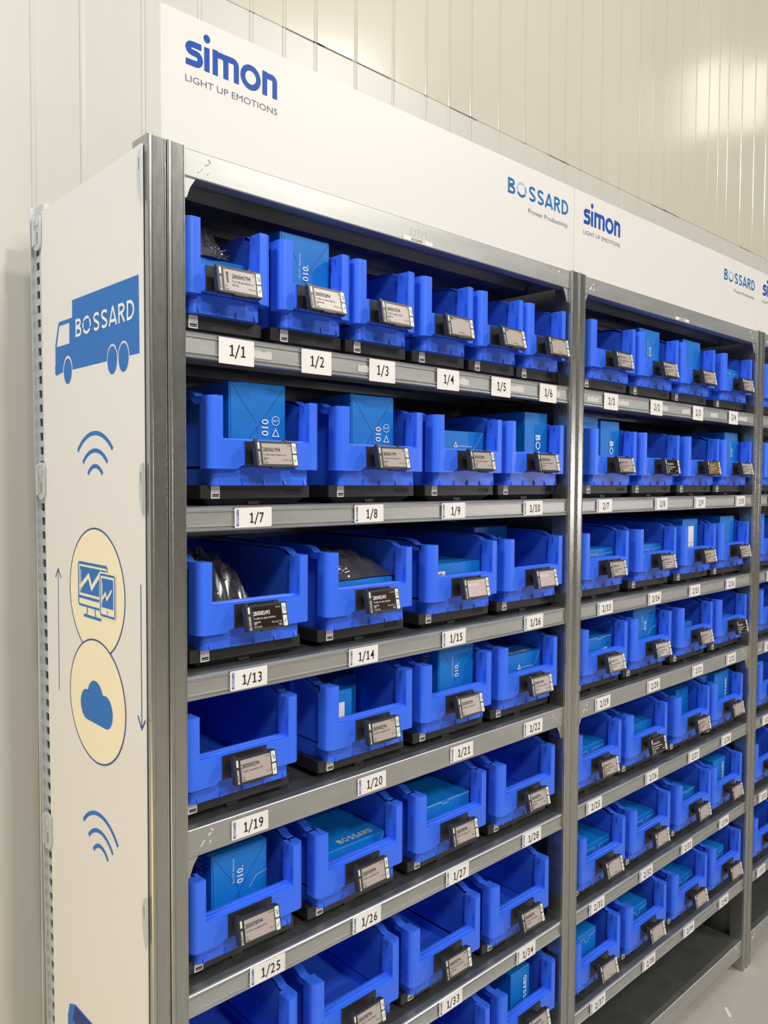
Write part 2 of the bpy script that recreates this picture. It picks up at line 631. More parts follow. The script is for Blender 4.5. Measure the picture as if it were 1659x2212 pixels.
w = clad(0.55, lambda a: 0.0, 3.2, seams, 0.03).build('wall_back', M['wall_low'], smooth=0)
w['kind'] = 'structure'
u = clad(0.5488, ledge, 8.0, seams, 0.0010).build('wall_back_cladding', M['wall'], smooth=0)
u['kind'] = 'structure'
m = MB()
for s in seams:
    if 0.3 < s < 4.5 and random.random() < 0.75:
        a = s + random.uniform(-0.002, 0.002)
        b = a + (0.13 if random.random() < 0.3 else 0.012)
        m.box(a, b, 0.5480, 0.5486, ledge(a) - 0.001, ledge(a) + 0.0012)
fl = m.build('ledge_gap_shade', M['seam'], smooth=0)  # dark strips painting the shade in cracks along the ledge
fl['kind'] = 'structure'
fl = MB().box(-7, 16, -12, 0.6, -0.1, 0.0).build('floor', M['floor'], smooth=0)
fl['kind'] = 'structure'
m = MB()
m.prism([(1.8847, -0.0426), (1.8922, -0.0465), (1.8685, -0.0711), (1.8548, -0.0785), (1.8527, -0.0709), (1.8697, -0.0549)], 0.0003, 0.0012)
tag(m.build('paper_scrap', M['paper']), 'small pale paper scrap lying on the concrete floor', 'scrap')


# ------------------------------------------------------------------ upright frames
def half_post():
    """one omega-folded half of a double front post, local x 0..0.0295"""
    m = MB()
    pr = rrect(0.0, 0.0292, -0.004, 0.040, (0.0045, 0.0012, 0, 0), 6)
    m.prism(pr, 0.0, TOP)
    m.prism(rrect(0.0002, 0.0090, -0.0075, 0.002, 0.0042, 8), 0.0, TOP)
    m.prism(rrect(0.0276, 0.0296, -0.0052, 0.004, 0.0009, 3), 0.0, TOP)
    return m


HALF = half_post().mesh('post_half', M['galv'])
m = MB()
y0, y1 = 0.373, 0.419
m.box(-0.0012, 0.0012, y0, 0.3990, 0, TOP)           # slotted face: two strips joined by rungs
m.box(-0.0012, 0.0012, 0.4145, y1, 0, TOP)
z = 0.115
m.box(-0.0012, 0.0012, 0.3990, 0.4145, 0, z)
while z < 2.06:
    m.box(-0.0012, 0.0012, 0.3990, 0.4145, z + 0.0140, z + 0.0256)
    z += 0.0256
m.box(-0.0012, 0.0012, 0.3990, 0.4145, z, TOP)
m.box(-0.009, 0.0015, 0.4185, 0.4215, 0, TOP)
m.box(0.0015, 0.030, 0.4190, 0.4212, 0, TOP)
m.box(0.0015, 0.030, 0.373, 0.3745, 0, TOP)
m.box(0.0285, 0.030, 0.373, 0.420, 0, TOP)
REAR = m.mesh('rear_post', M['zinc'], smooth=0)
m.v = [(a, b + 0.026 * c - 0.040, c) for a, b, c in m.v]     # the end post stands a little out of plumb
REAR_END = m.mesh('rear_post', M['zinc'], smooth=0)
m = MB()
m.box(-0.0008, 0.0008, 0.038, 0.375, 0.02, 2.10)
for z in [0.05 + 0.2565 * i for i in range(8)]:
    m.box(-0.003, 0.003, 0.06, 0.35, z + 0.17, z + 0.176)
SHEET = m.mesh('side_sheet', M['sheet'], smooth=0)
where = ['at the end carrying the printed board', 'between the first and second rack', 'between the second and third rack', 'closing the far end of the third rack']
for i in range(4):
    X = i * PITCH
    fr = thing('upright_frame', (X, 0, 0), 'galvanized double post frame ' + where[i], 'rack upright', 'upright frames of the rack row')
    link('front_post', HALF, fr)
    link('front_post', HALF, fr, loc=(0.0305, 0, 0))
    link('rear_post', REAR if i else REAR_END, fr)
    link('side_sheet', SHEET, fr, loc=(0.030, 0, 0))
    if i > 0:
        F = Flat()
        F.text('BITO', 0.05, 0, 0, sx=1.0, bold=-0.02)
        F.build('pressed_lettering', M['sheet'], fr, lambda a, b, l=0: (0.0270 - l, 0.155 - a, 0.205 + b))

# white printed end board, with clips
BX = -0.0042
bd = thing('printed_end_board', (0, 0, 0), 'tall white end board printed with blue truck, cloud and signal arcs', 'sign board')


def rear_y(z):
    return 0.384 + (z - 1.35) * 0.0165


m = MB()
m.prism([(0.004, 0.02), (rear_y(0.02), 0.02), (rear_y(2.107), 2.107), (0.004, 2.110)], BX, BX + 0.003, 'x')
m.build('board', M['board'], bd, smooth=0)
PX = BX - 0.0003


def on_end(dx=0.0):                              # (u, v) with u = -y, facing -x
    return lambda a, b, l=0: (PX - dx - l, -a, b)


def yz(*pts):                                    # measured (y, z) -> (u, v)
    return [(-a, b) for a, b in pts]


tr = Flat()
body = yz((0.2566, 1.9295), (0.0143, 1.9275), (0.0131, 1.8150), (0.046, 1.8150))
body += yz(*circle(0.0651, 1.8150, 0.0205, 0.0235, 12, pi, 2 * pi)[::-1][0:0])
wheels = [0.0651, 0.1043, 0.2781]


def arch_pts(c, r, n=12):                        # wheel arch traversed towards larger y
    return [(c - r * cos(pi * i / n), 1.8150 + r * 1.25 * sin(pi * i / n)) for i in range(n + 1)]


pts = [(0.2566, 1.9295), (0.0143, 1.9275), (0.0131, 1.8150)]
pts += arch_pts(wheels[0], 0.0196) + arch_pts(wheels[1], 0.0196) + arch_pts(wheels[2], 0.0205)
pts += [(0.328, 1.8112), (0.3335, 1.8150), (0.3335, 1.8280), (0.3318, 1.8300), (0.3315, 1.8640), (0.3175, 1.8985), (0.3120, 1.9015), (0.2570, 1.9012)]
tr.poly(yz(*pts), yz((0.3135, 1.8945), (0.2695, 1.8945), (0.2695, 1.8600), (0.3262, 1.8600)))
for c in wheels:
    tr.poly(yz(*circle(c, 1.8145, 0.0170, 0.0215, 28)))
truck = tr.build('truck_print', M['print_blue'], bd, on_end())
F = Flat()
bossard(F, -0.2425, 1.8665, 0.0290, 0.215)
F.build('truck_lettering', M['ink_white'], truck, on_end(0.0003))


def arcs(spec, tilt):
    F = Flat()
    for (yl, yr, zl, ztop, w) in spec:
        c = (yl + yr) / 2
        half = (yl - yr) / 2
        hgt = ztop - zl
        R = (half * half + hgt * hgt) / (2 * hgt)
        a = math.asin(min(1, half / R))
        p = [(-(c) + R * sin(-a + 2 * a * i / 20), ztop - R + R * cos(-a + 2 * a * i / 20)) for i in range(21)]
        F.stroke(p, w)
    return F


arcs([(0.2390, 0.1055, 1.6790, 1.7062, 0.0068), (0.2185, 0.1245, 1.6590, 1.6785, 0.0066), (0.1985, 0.1430, 1.6405, 1.6535, 0.0066)], 0).build('signal_arcs_print', M['print_blue'], bd, on_end())
arcs([(0.2310, 0.0985, 1.0595, 1.0885, 0.0068), (0.2100, 0.1175, 1.0405, 1.0610, 0.0066), (0.1910, 0.1355, 1.0230, 1.0370, 0.0066)], 0).build('signal_arcs_print', M['print_blue'], bd, on_end())
# the two joined circles
F = Flat()
F.poly(yz(*circle(0.1720, 1.4500, 0.1055, 0.1035, 64)))
c1 = F.build('upper_disc_print', M['print_cream'], bd, on_end())
F = Flat()
F.stroke(yz(*circle(0.1720, 1.4500, 0.1055, 0.1035, 72)), 0.0026, True)
F.build('disc_outline', M['print_line'], c1, on_end(0.0002))
F = Flat()
F.poly(yz(*circle(0.1735, 1.2730, 0.1070, 0.1000, 64)))
c2 = F.build('lower_disc_print', M['print_cream'], bd, on_end(0.0003))
F = Flat()
F.stroke(yz(*circle(0.1735, 1.2730, 0.1070, 0.1000, 72)), 0.0026, True)
F.build('disc_outline', M['print_line'], c2, on_end(0.0005))
F = Flat()
cl = yz(*(circle(0.2110, 1.2610, 0.0250, 0.0250, 14, -0.5 * pi, 0.62 * pi) + circle(0.1770, 1.2735, 0.0325, 0.0325, 14, 0.10 * pi, 0.86 * pi)
          + circle(0.1380, 1.2625, 0.0262, 0.0265, 14, 0.42 * pi, 1.5 * pi)))
F.poly(cl)
F.build('cloud_print', M['print_blue'], c2, on_end(0.0005))
# monitor and tablet icon
F = Flat()
mo = yz(*rrect(0.127, 0.2425, 1.4225, 1.4965, 0.006))
F.poly(mo, yz((0.1305, 1.4400), (0.1305, 1.4920), (0.2390, 1.4920), (0.2390, 1.4400)), yz((0.1305, 1.4260), (0.1305, 1.4355), (0.2390, 1.4355), (0.2390, 1.4260)))
F.poly(yz((0.1345, 1.4445), (0.2350, 1.4445), (0.2350, 1.4885), (0.1345, 1.4885)))
F.poly(yz((0.152, 1.4060), (0.2200, 1.4060), (0.2200, 1.4105), (0.152, 1.4105)))
F.stroke(yz((0.205, 1.4225), (0.208, 1.4100)), 0.003)
F.stroke(yz((0.176, 1.4225), (0.173, 1.4100)), 0.003)
mon = F.build('monitor_print', M['print_blue'], c1, on_end(0.0003))
F = Flat()
F.stroke(yz((0.234, 1.453), (0.199, 1.475), (0.187, 1.456), (0.150, 1.485)), 0.0075)
F.stroke(yz((0.2300, 1.447), (0.2300, 1.4830)), 0.0022)
F.poly(yz(*rrect(0.0965, 0.1575, 1.4130, 1.4860, 0.006)))
F.build('chart_line', M['print_cream'], mon, on_end(0.0006))
F = Flat()
F.poly(yz(*rrect(0.0990, 0.1550, 1.4155, 1.4835, 0.005)), yz((0.1020, 1.4190), (0.1020, 1.4800), (0.1520, 1.4800), (0.1520, 1.4190)))
F.poly(yz((0.1060, 1.4300), (0.1480, 1.4300), (0.1480, 1.4765), (0.1060, 1.4765)))
F.stroke(yz(*circle(0.127, 1.4235, 0.0023, 0.0023, 12)), 0.001, True)
tb = F.build('tablet_print', M['print_blue'], c1, on_end(0.0009))
F = Flat()
F.stroke(yz((0.147, 1.4415), (0.134, 1.4530), (0.128, 1.4440), (0.111, 1.4600)), 0.0045)
F.stroke(yz((0.1450, 1.4370), (0.1450, 1.4700)), 0.0018)
F.build('chart_line', M['print_cream'], tb, on_end(0.0012))
F = Flat()
F.stroke(yz((0.3320, 1.2600), (0.3305, 1.4750)), 0.0022)
F.stroke(yz((0.3430, 1.4590), (0.3305, 1.4755), (0.3175, 1.4600)), 0.0026)
F.build('arrow_print', M['print_line'], bd, on_end())
F = Flat()
F.stroke(yz((0.0140, 1.4790), (0.0140, 1.2660)), 0.0024)
F.stroke(yz((0.0265, 1.2830), (0.0140, 1.2650), (0.0020, 1.2810)), 0.0030)
F.build('arrow_print', M['print_line'], bd, on_end())
F = Flat()
F.poly(yz((0.3002, 0.7081), (0.3085, 0.6836), (0.3085, 0.60), (0.19, 0.56), (0.10, 0.60), (0.10, 0.690), (0.1996, 0.7220), (0.275, 0.7190)))
bx = F.build('container_print', M['print_blue'], bd, on_end())
F = Flat()
F.poly(yz((0.2750, 0.7160), (0.1996, 0.7190), (0.112, 0.690), (0.19, 0.665), (0.286, 0.688)))
F.build('container_opening', M['print_dark'], bx, on_end(0.0003))


def clip(front):
    m = MB()
    o = rrect(0.0, 0.030, -0.0335, 0.0335, (0.004, 0.012, 0.014, 0.010), 5)
    m.prism([o, rrect(0.014, 0.020, 0.002, 0.024, 0.003, 3)], -0.0075, -0.0045, 'x')
    m.prism(rrect(0.0, 0.008, -0.030, 0.026, 0.003, 3), -0.0110, -0.0045, 'x')
    m.prism(rrect(0.012, 0.022, -0.022, -0.008, 0.003, 3), -0.0095, -0.0045, 'x')
    return m.mesh('board_clip', M['zinc'])


CL = clip(False)
CLF = MB().prism([[(0.0, 0.036), (0.0075, 0.031), (0.0105, 0.022), (0.0110, -0.006), (0.0060, -0.030), (0.0, -0.040)], rrect(0.0035, 0.0065, 0.004, 0.022, 0.0012, 3)], -0.0075, -0.0045, 'x').mesh('board_clip', M['zinc'])
for z in (2.075, 1.629, 0.990):
    c = link('board_clip', CL, bd, loc=(-0.0005, rear_y(z) + 0.024, z), rot=(pi, 0, 0))
    c = link('board_clip', CLF, bd, loc=(0, 0, z - 0.008))

# header boards with the two firms' marks
for i in range(3):
    X = 0.030 + PITCH * i
    nm = ['first rack, with the largest lettering', 'second rack, in the middle', 'third rack, cut by the right picture edge'][i]
    hd = thing('header_board', (X, 0, 0), 'white header board above the ' + nm, 'sign board', 'header boards above the racks')
    MB().box(0.0006, PITCH - 0.0006, 0.0105, 0.0145, 2.1229, 2.3225).build('board', M['board'], hd, smooth=0)
    F = Flat()
    simon(F, 0.0405, 2.2497, 0.0365, 0.1645)
    F.build('lettering', M['logo_royal'], hd, on_front(0.0102))
    F = Flat()
    F.text('LIGHT UP EMOTIONS', 0.0142, 0.0398, 2.2250, width=0.1655, bold=-0.004, res=3)
    F.build('lettering', M['logo_grey'], hd, on_front(0.0102))
    if i < 2:
        F = Flat()
        rg = bossard(F, 0.8055, 2.2513, 0.0325, 0.2240, 'apart', bold=0.17)
        F.stroke(rg[0], 0.0053)
        F.build('lettering', M['logo_blue'], hd, on_front(0.0102))
        F = Flat()
        F.stroke(rg[1], 0.0053)
        F.stroke(rg[3], 0.0053)
        F.build('lettering', M['logo_pale'], hd, on_front(0.0102))
        F = Flat()
        F.stroke(rg[2], 0.0053)
        F.build('lettering', M['logo_mid'], hd, on_front(0.0102))
        F = Flat()
        F.text('Proven Productivity', 0.0145, 1.0290, 2.2240, 'r', width=0.1510, bold=0.0, res=3)
        F.build('lettering', M['logo_grey'], hd, on_front(0.0102))

# ------------------------------------------------------------------ shelves
X0, X1 = 0.0605, 1.0545                         # clear span inside a bay


def deck_mesh():
    m = MB()
    hs = []
    x = 0.0819
    while x < 1.04:
        hs.append(circle(x, 0.0105, 0.0040, 0.0034, 8))
        x += 0.0511
    m.prism([[(X0, 0.0015), (X1, 0.0015), (X1, 0.022), (X0, 0.022)]] + hs, -0.0022, -0.0010)
    m.box(X0, X1, 0.022, DEPTH, -0.0022, -0.0010)
    m.box(X0, X1, 0.0015, DEPTH, -0.0160, -0.0150)
    for y in (0.14, 0.28):
        m.box(X0 + 0.01, X1 - 0.01, y - 0.02, y + 0.02, -0.030, -0.0150)
    m.box(X0, X1, DEPTH - 0.0015, DEPTH, -0.040, -0.001)
    m.box(X0, X0 + 0.0015, 0.03, DEPTH, -0.036, -0.001)
    m.box(X1 - 0.0015, X1, 0.03, DEPTH, -0.036, -0.001)
    return m.mesh('shelf_deck', M['deck'], smooth=0)


def rail_mesh(h, grooved):
    m = MB()
    if grooved:
        # section in (y, z): rolled top lip, two fine beads, flat label field, two beads, rolled bottom lip
        p = [(0.018, -0.0005), (0.0030, 0.0), (0.0004, -0.0012), (-0.0014, -0.0030), (-0.0002, -0.0046), (0.0006, -0.0052), (0.0012, -0.0064), (-0.0020, -0.0072),
             (-0.0020, -0.0084), (0.0008, -0.0094), (0.0008, -0.0112)]
        q = [(0.0008, -h + 0.0112), (0.0008, -h + 0.0096), (-0.0020, -h + 0.0088), (-0.0020, -h + 0.0074), (0.0012, -h + 0.0064), (0.0006, -h + 0.0050),
             (-0.0016, -h + 0.0036), (-0.0014, -h + 0.0014), (0.0004, -h), (0.018, -h)]
        back = [(0.018, -h + 0.0015), (0.0026, -h + 0.0015), (0.0026, -0.002), (0.018, -0.002)]
    else:
        p = [(0.018, -0.0005), (0.0024, 0.0), (0.0008, -0.0004), (0.0, -0.0016)]
        q = [(0.0, -h + 0.0020), (0.0008, -h + 0.0006), (0.0024, -h), (0.026, -h)]
        back = [(0.026, -h + 0.0015), (0.0022, -h + 0.0015), (0.0022, -0.002), (0.018, -0.002)]
    m.prism(p + q + back, X0, X1, 'x')
    return m.mesh('front_rail', M['rail'], smooth=0)


DECK = deck_mesh()
RAILS = {}
for hgt, g in zip(RAILH, (0, 1, 1, 1, 0, 1, 1, 1, 0)):
    RAILS[(hgt, g)] = rail_mesh(hgt, g)
F = Flat()
F.text('100 KG', 0.0165, 0, -0.0255, 'c', sx=0.95, bold=-0.025, res=3)
T100 = F.mesh('pressed_lettering', M['emboss'], on_front(0.0001, 0.5545))
F = Flat()
F.text('BITO', 0.0270, 0, -0.0325, 'c', sx=0.80, bold=-0.033, res=3)
TBITO = F.mesh('pressed_lettering', M['emboss'], on_front(-0.0004, 0.5545))
DENTS = []
for sgn, xc in ((1, 0.098), (-1, 1.017)):
    m = MB()
    for dx, dz, L, a in ((-0.010, -0.006, 0.011, 0.9), (0.002, 0.005, 0.006, 0.5), (0.006, 0.011, 0.006, 2.3), (0.003, -0.007, 0.005, 1.2)):
        c = Vector((xc + sgn * dx, 0.0005, -0.021 + dz))
        d = Vector((cos(a) * sgn, 0, sin(a))) * (L / 2)
        m.cyl(c - d, c + d, 0.0016, n=8)
    DENTS.append(m.mesh('pressed_notch', M['emboss']))
m = MB()
m.prism([(0.0, 0.0), (0.021, 0.0), (0.012, -0.014), (0.006, -0.030), (0.0, -0.032)], 0.0025, 0.004, 'y')
GUSS = m.mesh('corner_gusset', M['rail'], smooth=0)

LABELS = {
    1: {1: [(0.117, '1/1'), (0.275, '1/2'), (0.427, '1/3'), (0.605, '1/4'), (0.771, '1/5'), (0.940, '1/6')],
        2: [(0.145, '1/7'), (0.394, '1/8'), (0.622, '1/9'), (0.887, '1/10')],
        3: [(0.136, '1/13'), (0.382, '1/14'), (0.627, '1/15'), (0.895, '1/16')],
        4: [(0.138, '1/19'), (0.404, '1/20'), (0.654, '1/21'), (0.898, '1/22')],
        5: [(0.172, '1/25'), (0.393, '1/26'), (0.644, '1/27'), (0.898, '1/28')],
        6: [(0.627, '1/33'), (0.882, '1/34')]},
    2: {1: [(0.152, '2/1'), (0.380, '2/2'), (0.622, '2/3'), (0.860, '2/4')],
        2: [(0.127, '2/7'), (0.414, '2/8'), (0.644, '2/9'), (0.923, '2/10')],
        3: [(0.138, '2/13'), (0.387, '2/14'), (0.622, '2/15'), (0.864, '2/16')],
        4: [(0.134, '2/19'), (0.390, '2/20'), (0.651, '2/21'), (0.881, '2/22')],
        5: [(0.102, '2/25'), (0.390, '2/26'), (0.639, '2/27'), (0.858, '2/28')],
        6: [(0.122, '2/31'), (0.369, '2/32'), (0.605, '2/33'), (0.855, '2/34')],
        7: [(0.134, '2/37'), (0.394, '2/38'), (0.630, '2/39'), (0.867, '2/40')]},
    3: {1: [(0.118, '3/1')], 2: [(0.125, '3/7')], 3: [(0.125, '3/13')], 4: [(0.120, '3/19')], 5: [(0.118, '3/25')], 6: [(0.105, '3/31')], 7: [(0.105, '3/37')]}}
RACK = {1: 'first rack', 2: 'second rack', 3: 'third rack'}
F = Flat()
bossard(F, 0, 0, 0.0048, 0.026, rot=pi / 2, bold=0.2)
STRIP = F.mesh('brand_strip', M['logo_royal'], on_front(-0.0030, 0.0075, -0.013))
TALL = MB().prism(rrect(0, 0.0640, -0.0200, 0.0200, 0.001, 2), -0.0034, -0.0026, 'y').mesh('number_label', M['paper'], 0)
WIDE = MB().prism(rrect(0, 0.0700, -0.0158, 0.0158, 0.002, 3), -0.0028, -0.0020, 'y').mesh('number_label', M['paper'], 0)


def torn(seed, wd, hgt):
    r = random.Random(seed)
    top = [(wd * i / 9, hgt / 2 - r.random() * hgt * 0.35) for i in range(10)]
    return MB().prism([(0, -hgt / 2)] + [(wd, -hgt / 2)] + top[::-1], -0.0004, 0.0003, 'y').mesh('tape_residue', M['tape'], 0)


ordinal = ['top', 'second highest', 'third highest', 'fourth highest', 'fifth highest', 'sixth highest', 'seventh highest', 'eighth highest', 'lowest']
for bay in (1, 2, 3):
    OX = (bay - 1) * PITCH
    for r in range(9):
        grooved = 0 if r in (0, 4, 8) else 1
        lb = LABELS[bay].get(r, [])
        if lb and len(lb) > 1:
            desc = 'galvanized shelf of the %s carrying labels %s to %s' % (RACK[bay], lb[0][1], lb[-1][1])
        elif lb:
            desc = 'galvanized shelf of the third rack carrying label ' + lb[0][1]
        elif r == 0:
            desc = 'galvanized top shelf directly under the header board of the ' + RACK[bay]
        elif r == 8:
            desc = 'empty galvanized bottom shelf of the %s just above the floor' % RACK[bay]
        else:
            desc = 'galvanized shelf of the %s, seventh below the top' % RACK[bay]
        sh = thing('metal_shelf', (OX, 0, ROWZ[r]), desc, 'shelf', 'galvanized rack shelves')
        link('shelf_deck', DECK, sh)
        rl = link('front_rail', RAILS[(RAILH[r], grooved)], sh)
        if grooved:
            link('pressed_lettering', T100, rl)
        else:
            link('pressed_lettering', TBITO, rl)
            for dn in DENTS:
                link('pressed_notch', dn, rl)
        if r in (4, 0):
            link('corner_gusset', GUSS, sh, loc=(X0, 0, -RAILH[r]))
            g = link('corner_gusset', GUSS, sh, loc=(X1, 0, -RAILH[r]))
            g.scale = (-1, 1, 1)
        for (lx, t) in lb:
            zc = -RAILH[r] / 2
            tall = r == 1
            lo = link('number_label', TALL if tall else WIDE, sh, loc=(lx, 0, zc - (0.003 if tall else 0)), rot=(0, random.uniform(-0.012, 0.012), 0))
            F = Flat()
            if tall:
                F.number(t, 0.0255, 0.033, -0.0075, sx=0.80, bold=0.006)
            else:
                F.number(t, 0.0235, 0.0410, -0.0088, sx=0.80, bold=0.008)
            F.build('printed_number', M['ink'], lo, on_front(-0.0036 if tall else -0.0030))
            if not tall:
                link('brand_strip', STRIP, lo)
        if r == 1 and bay < 3:
            for j, (tx, tw) in enumerate(((0.183, 0.034), (0.402, 0.026), (0.672, 0.030), (0.836 if bay == 1 else 0.70, 0.050), (1.0, 0.022)) if bay == 1 else ((0.08, 0.05), (0.222, 0.05), (0.45, 0.03), (0.56, 0.05), (0.74, 0.05), (0.93, 0.07))):
                link('tape_residue', torn(j + 10 * bay, tw, 0.015), sh, loc=(tx, 0, -0.021))
        if r == 0 and bay < 3:
            st = MB().prism(rrect(0.512, 0.591, -0.0398, -0.0318, 0.0006, 2), -0.0012, -0.0004, 'y').build('name_sticker', M['paper'], sh, smooth=0)
            F = Flat()
            F.text('BOSSARD %d' % bay, 0.0076, 0.5515, -0.0384, 'c', sx=0.95, bold=0.01, res=2)
            F.build('printed_name', M['ink'], st, on_front(-0.0014))
    bk = MB().box(OX + X0, OX + X1, 0.4225, 0.4240, 0.02, 2.10).build('light_block_sheet', M['sheet'], smooth=0)  # added unseen sheet, keeps stray light out behind the bins
    tag(bk, 'added light-blocking sheet closing the %s behind its bins' % RACK[bay], 'light blocker', 'added light blockers behind the racks')

# ------------------------------------------------------------------ bins, scales, displays
BIN_D = 0.345
BASE_H = 0.0325


def tub_mesh(Wd):
    m = MB()
    h = Wd / 2
    D = BIN_D
    HT, RIM, LIP, FB = 0.1395, 0.1500, 0.0745, 0.0262
    bi = h - 0.0135                                 # half width of the body under the rim
    # base block and lower front with rounded corners
    m.prism(rrect(-bi, bi, 0.013, D, 0.010, 5), 0.0, 0.006)
    wall_o = rrect(-bi, bi, 0.013, D, 0.010, 5)
    wall_i = rrect(-bi + 0.0026, bi - 0.0026, 0.0156, D - 0.0026, 0.008, 5)
    m.prism([wall_o, wall_i], 0.006, FB + 0.004)
    # side walls and back
    side = [(0.020, FB), (D, FB), (D, RIM - 0.002), (0.075, RIM - 0.002), (0.055, RIM - 0.004), (0.040, HT), (0.020, HT)]
    for sg in (-1, 1):
        xa, xb = sorted((sg * bi, sg * (bi - 0.0026)))
        m.prism(side, xa, xb, 'x')
        # rolled rim
        rim = [(0.026, HT - 0.0045), (0.040, HT - 0.0045), (0.055, RIM - 0.0085), (0.075, RIM - 0.0050), (D, RIM - 0.0050), (D, RIM), (0.074, RIM), (0.052, RIM - 0.0035), (0.040, HT), (0.026, HT)]
        xa, xb = sorted((sg * h, sg * (bi - 0.0026)))
        m.prism(rim, xa, xb, 'x')
        xa, xb = sorted((sg * h, sg * (h - 0.0022)))
        m.prism([(0.026, HT - 0.012), (0.045, HT - 0.012), (0.060, RIM - 0.014), (D, RIM - 0.014), (D, RIM - 0.002), (0.07, RIM - 0.002), (0.040, HT - 0.002), (0.026, HT - 0.002)], xa, xb, 'x')
        # vertical stiffening ribs on the outside
        for yy in (0.12, 0.21, 0.30):
            xa, xb = sorted((sg * (h - 0.004), sg * bi))
            m.box(xa, xb, yy, yy + 0.002, FB + 0.02, RIM - 0.006)
    m.box(-bi, bi, D - 0.0026, D, 0.006, RIM)
    m.box(-h, h, D - 0.004, D + 0.004, RIM - 0.005, RIM)
    # hollow corner pillars: rounded outer corner, groove inside at the bottom, notch and peg hole at the top
    pw, pd = 0.0235, 0.030

    def pil(groove, notch):
        o = [(h - pw, 0.0)]
        o += [(h - 0.0125 + 0.0125 * cos(a), 0.0125 + 0.0125 * sin(a)) for a in [-pi / 2 + pi / 2 * i / 6 for i in range(7)]]
        o += [(h, pd), (h - pw, pd)]
        if notch:
            o += [(h - pw, 0.0205), (h - pw + 0.0042, 0.0205), (h - pw + 0.0042, 0.0165), (h - pw, 0.0165)]
        if groove:
            o += [(h - pw, 0.0075), (h - pw + 0.0030, 0.0075), (h - pw + 0.0030, 0.0050), (h - pw, 0.0050)]
        return o
    for sg in (-1, 1):
        mx = Matrix.Scale(-1, 4, (1, 0, 0)) if sg < 0 else None
        m.prism(pil(0, 0), FB, LIP, 'z', mx)
        m.prism(pil(1, 0), LIP, 0.1015, 'z', mx)
        m.prism(pil(0, 0), 0.1015, 0.1225, 'z', mx)
        m.prism([pil(0, 1), circle(h - 0.0095, 0.0125, 0.0022, n=10)], 0.1225, HT, 'z', mx)
        m.prism([(h - pw, 0.012), (h - pw - 0.001, 0.020), (h - pw - 0.001, pd), (h - pw, pd)], LIP, 0.110, 'z', mx)
    # low front: face with a shallow notch below, stepped lip on top
    x = h - pw
    face = [(-x, FB), (-0.058, FB), (-0.050, FB + 0.0052), (0.050, FB + 0.0052), (0.058, FB), (x, FB), (x, LIP - 0.003), (-x, LIP - 0.003)]
    m.prism(face, 0.0002, 0.004, 'y')
    lip = [(0.0012, FB + 0.006), (0.024, FB + 0.006), (0.024, LIP - 0.001), (0.0225, LIP), (0.0165, LIP), (0.0158, LIP - 0.0014), (0.0140, LIP - 0.0014), (0.0133, LIP - 0.0004),
           (0.0085, LIP - 0.0004), (0.0078, LIP - 0.0020), (0.0012, LIP - 0.0028)]
    m.prism(lip, -h + pw - 0.002, h - pw + 0.002, 'x')
    m.prism(rrect(-h + pw, h - pw, 0.0042, 0.024, 0, 4), FB + 0.0053, FB + 0.0075)
    # recessed field edge left and right of the label holder
    m.box(-0.0460, -0.0446, -0.0010, 0.001, FB + 0.008, LIP - 0.006)
    # nubs along the bottom front edge
    n = 5 if Wd > 0.2 else 4
    for i in range(n):
        c = -bi + 0.012 + (2 * bi - 0.024) * i / (n - 1)
        m.prism([(0.0132, 0.0), (0.0088, 0.0012), (0.0096, 0.0034), (0.0132, 0.0115)], c - 0.0011, c + 0.0011, 'x')
    return m.mesh('tub', M['blue'], smooth=38)


def base_meshes(Wd):
    h = Wd / 2
    m = MB()
    m.prism(rrect(-h, h, 0.0, 0.335, 0.003, 3), 0.0115, BASE_H)
    lo = rrect(-h + 0.022, h - 0.022, 0.016, 0.32, 0.004, 3)
    hi = rrect(-h + 0.009, h - 0.009, 0.003, 0.332, 0.004, 3)
    m.prism(lo, 0.0, 0.0116, 'z', None, hi)
    m.box(-0.014, 0.008, 0.0085, 0.02, 0.0015, 0.0095)
    body = m.mesh('weighing_base', M['black'], 30)
    F = Flat()
    bossard(F, 0, 0, 0.0085, 0.034)
    t = F.mesh('raised_lettering', M['black_gloss'], on_front(-0.0003, h - 0.052, 0.0175))
    st = MB().prism(rrect(-0.0080, 0.0080, -0.0100, 0.0100, 0.0012, 3), -0.0006, 0.0001, 'y').mesh('code_sticker', M['paper'], 0)
    F = Flat()
    F.rect(-0.0062, 0.0062, -0.0052, -0.0030)
    F.rect(-0.0062, 0.0062, -0.0076, -0.0060)
    bars = F.mesh('printed_bars', M['ink'], on_front(-0.0008))
    return body, t, st, bars


TUB = {k_: tub_mesh(k_) for k_ in (0.215, 0.153)}
BASES = {k_: base_meshes(k_) for k_ in (0.215, 0.153)}
# display: local origin at the middle of its front face, tilted by its own object
m = MB()
m.prism(rrect(-0.0420, 0.0420, -0.0212, 0.0212, 0.0030, 4), 0.0012, 0.0105, 'y')
m.prism([rrect(-0.0420, 0.0420, -0.0212, 0.0212, 0.0030, 4), rrect(-0.0300, 0.0300, -0.0172, 0.0172, 0.0006, 2)], 0.0, 0.0012, 'y')
for xx in (-0.037, 0.022):
    m.prism([(xx - 0.004, 0.0208), (xx + 0.004, 0.0208), (xx + 0.0024, 0.0252), (xx - 0.0010, 0.0258)], 0.004, 0.0105, 'y')
for i in range(5):
    m.box(-0.022 + 0.0095 * i, -0.0195 + 0.0095 * i, 0.003, 0.0100, 0.0208, 0.0218)
m.box(-0.012, 0.014, 0.0005, 0.010, -0.0226, -0.0210)
HOUSING = m.mesh('label_display', M['housing'], 30)
SCREEN = {}
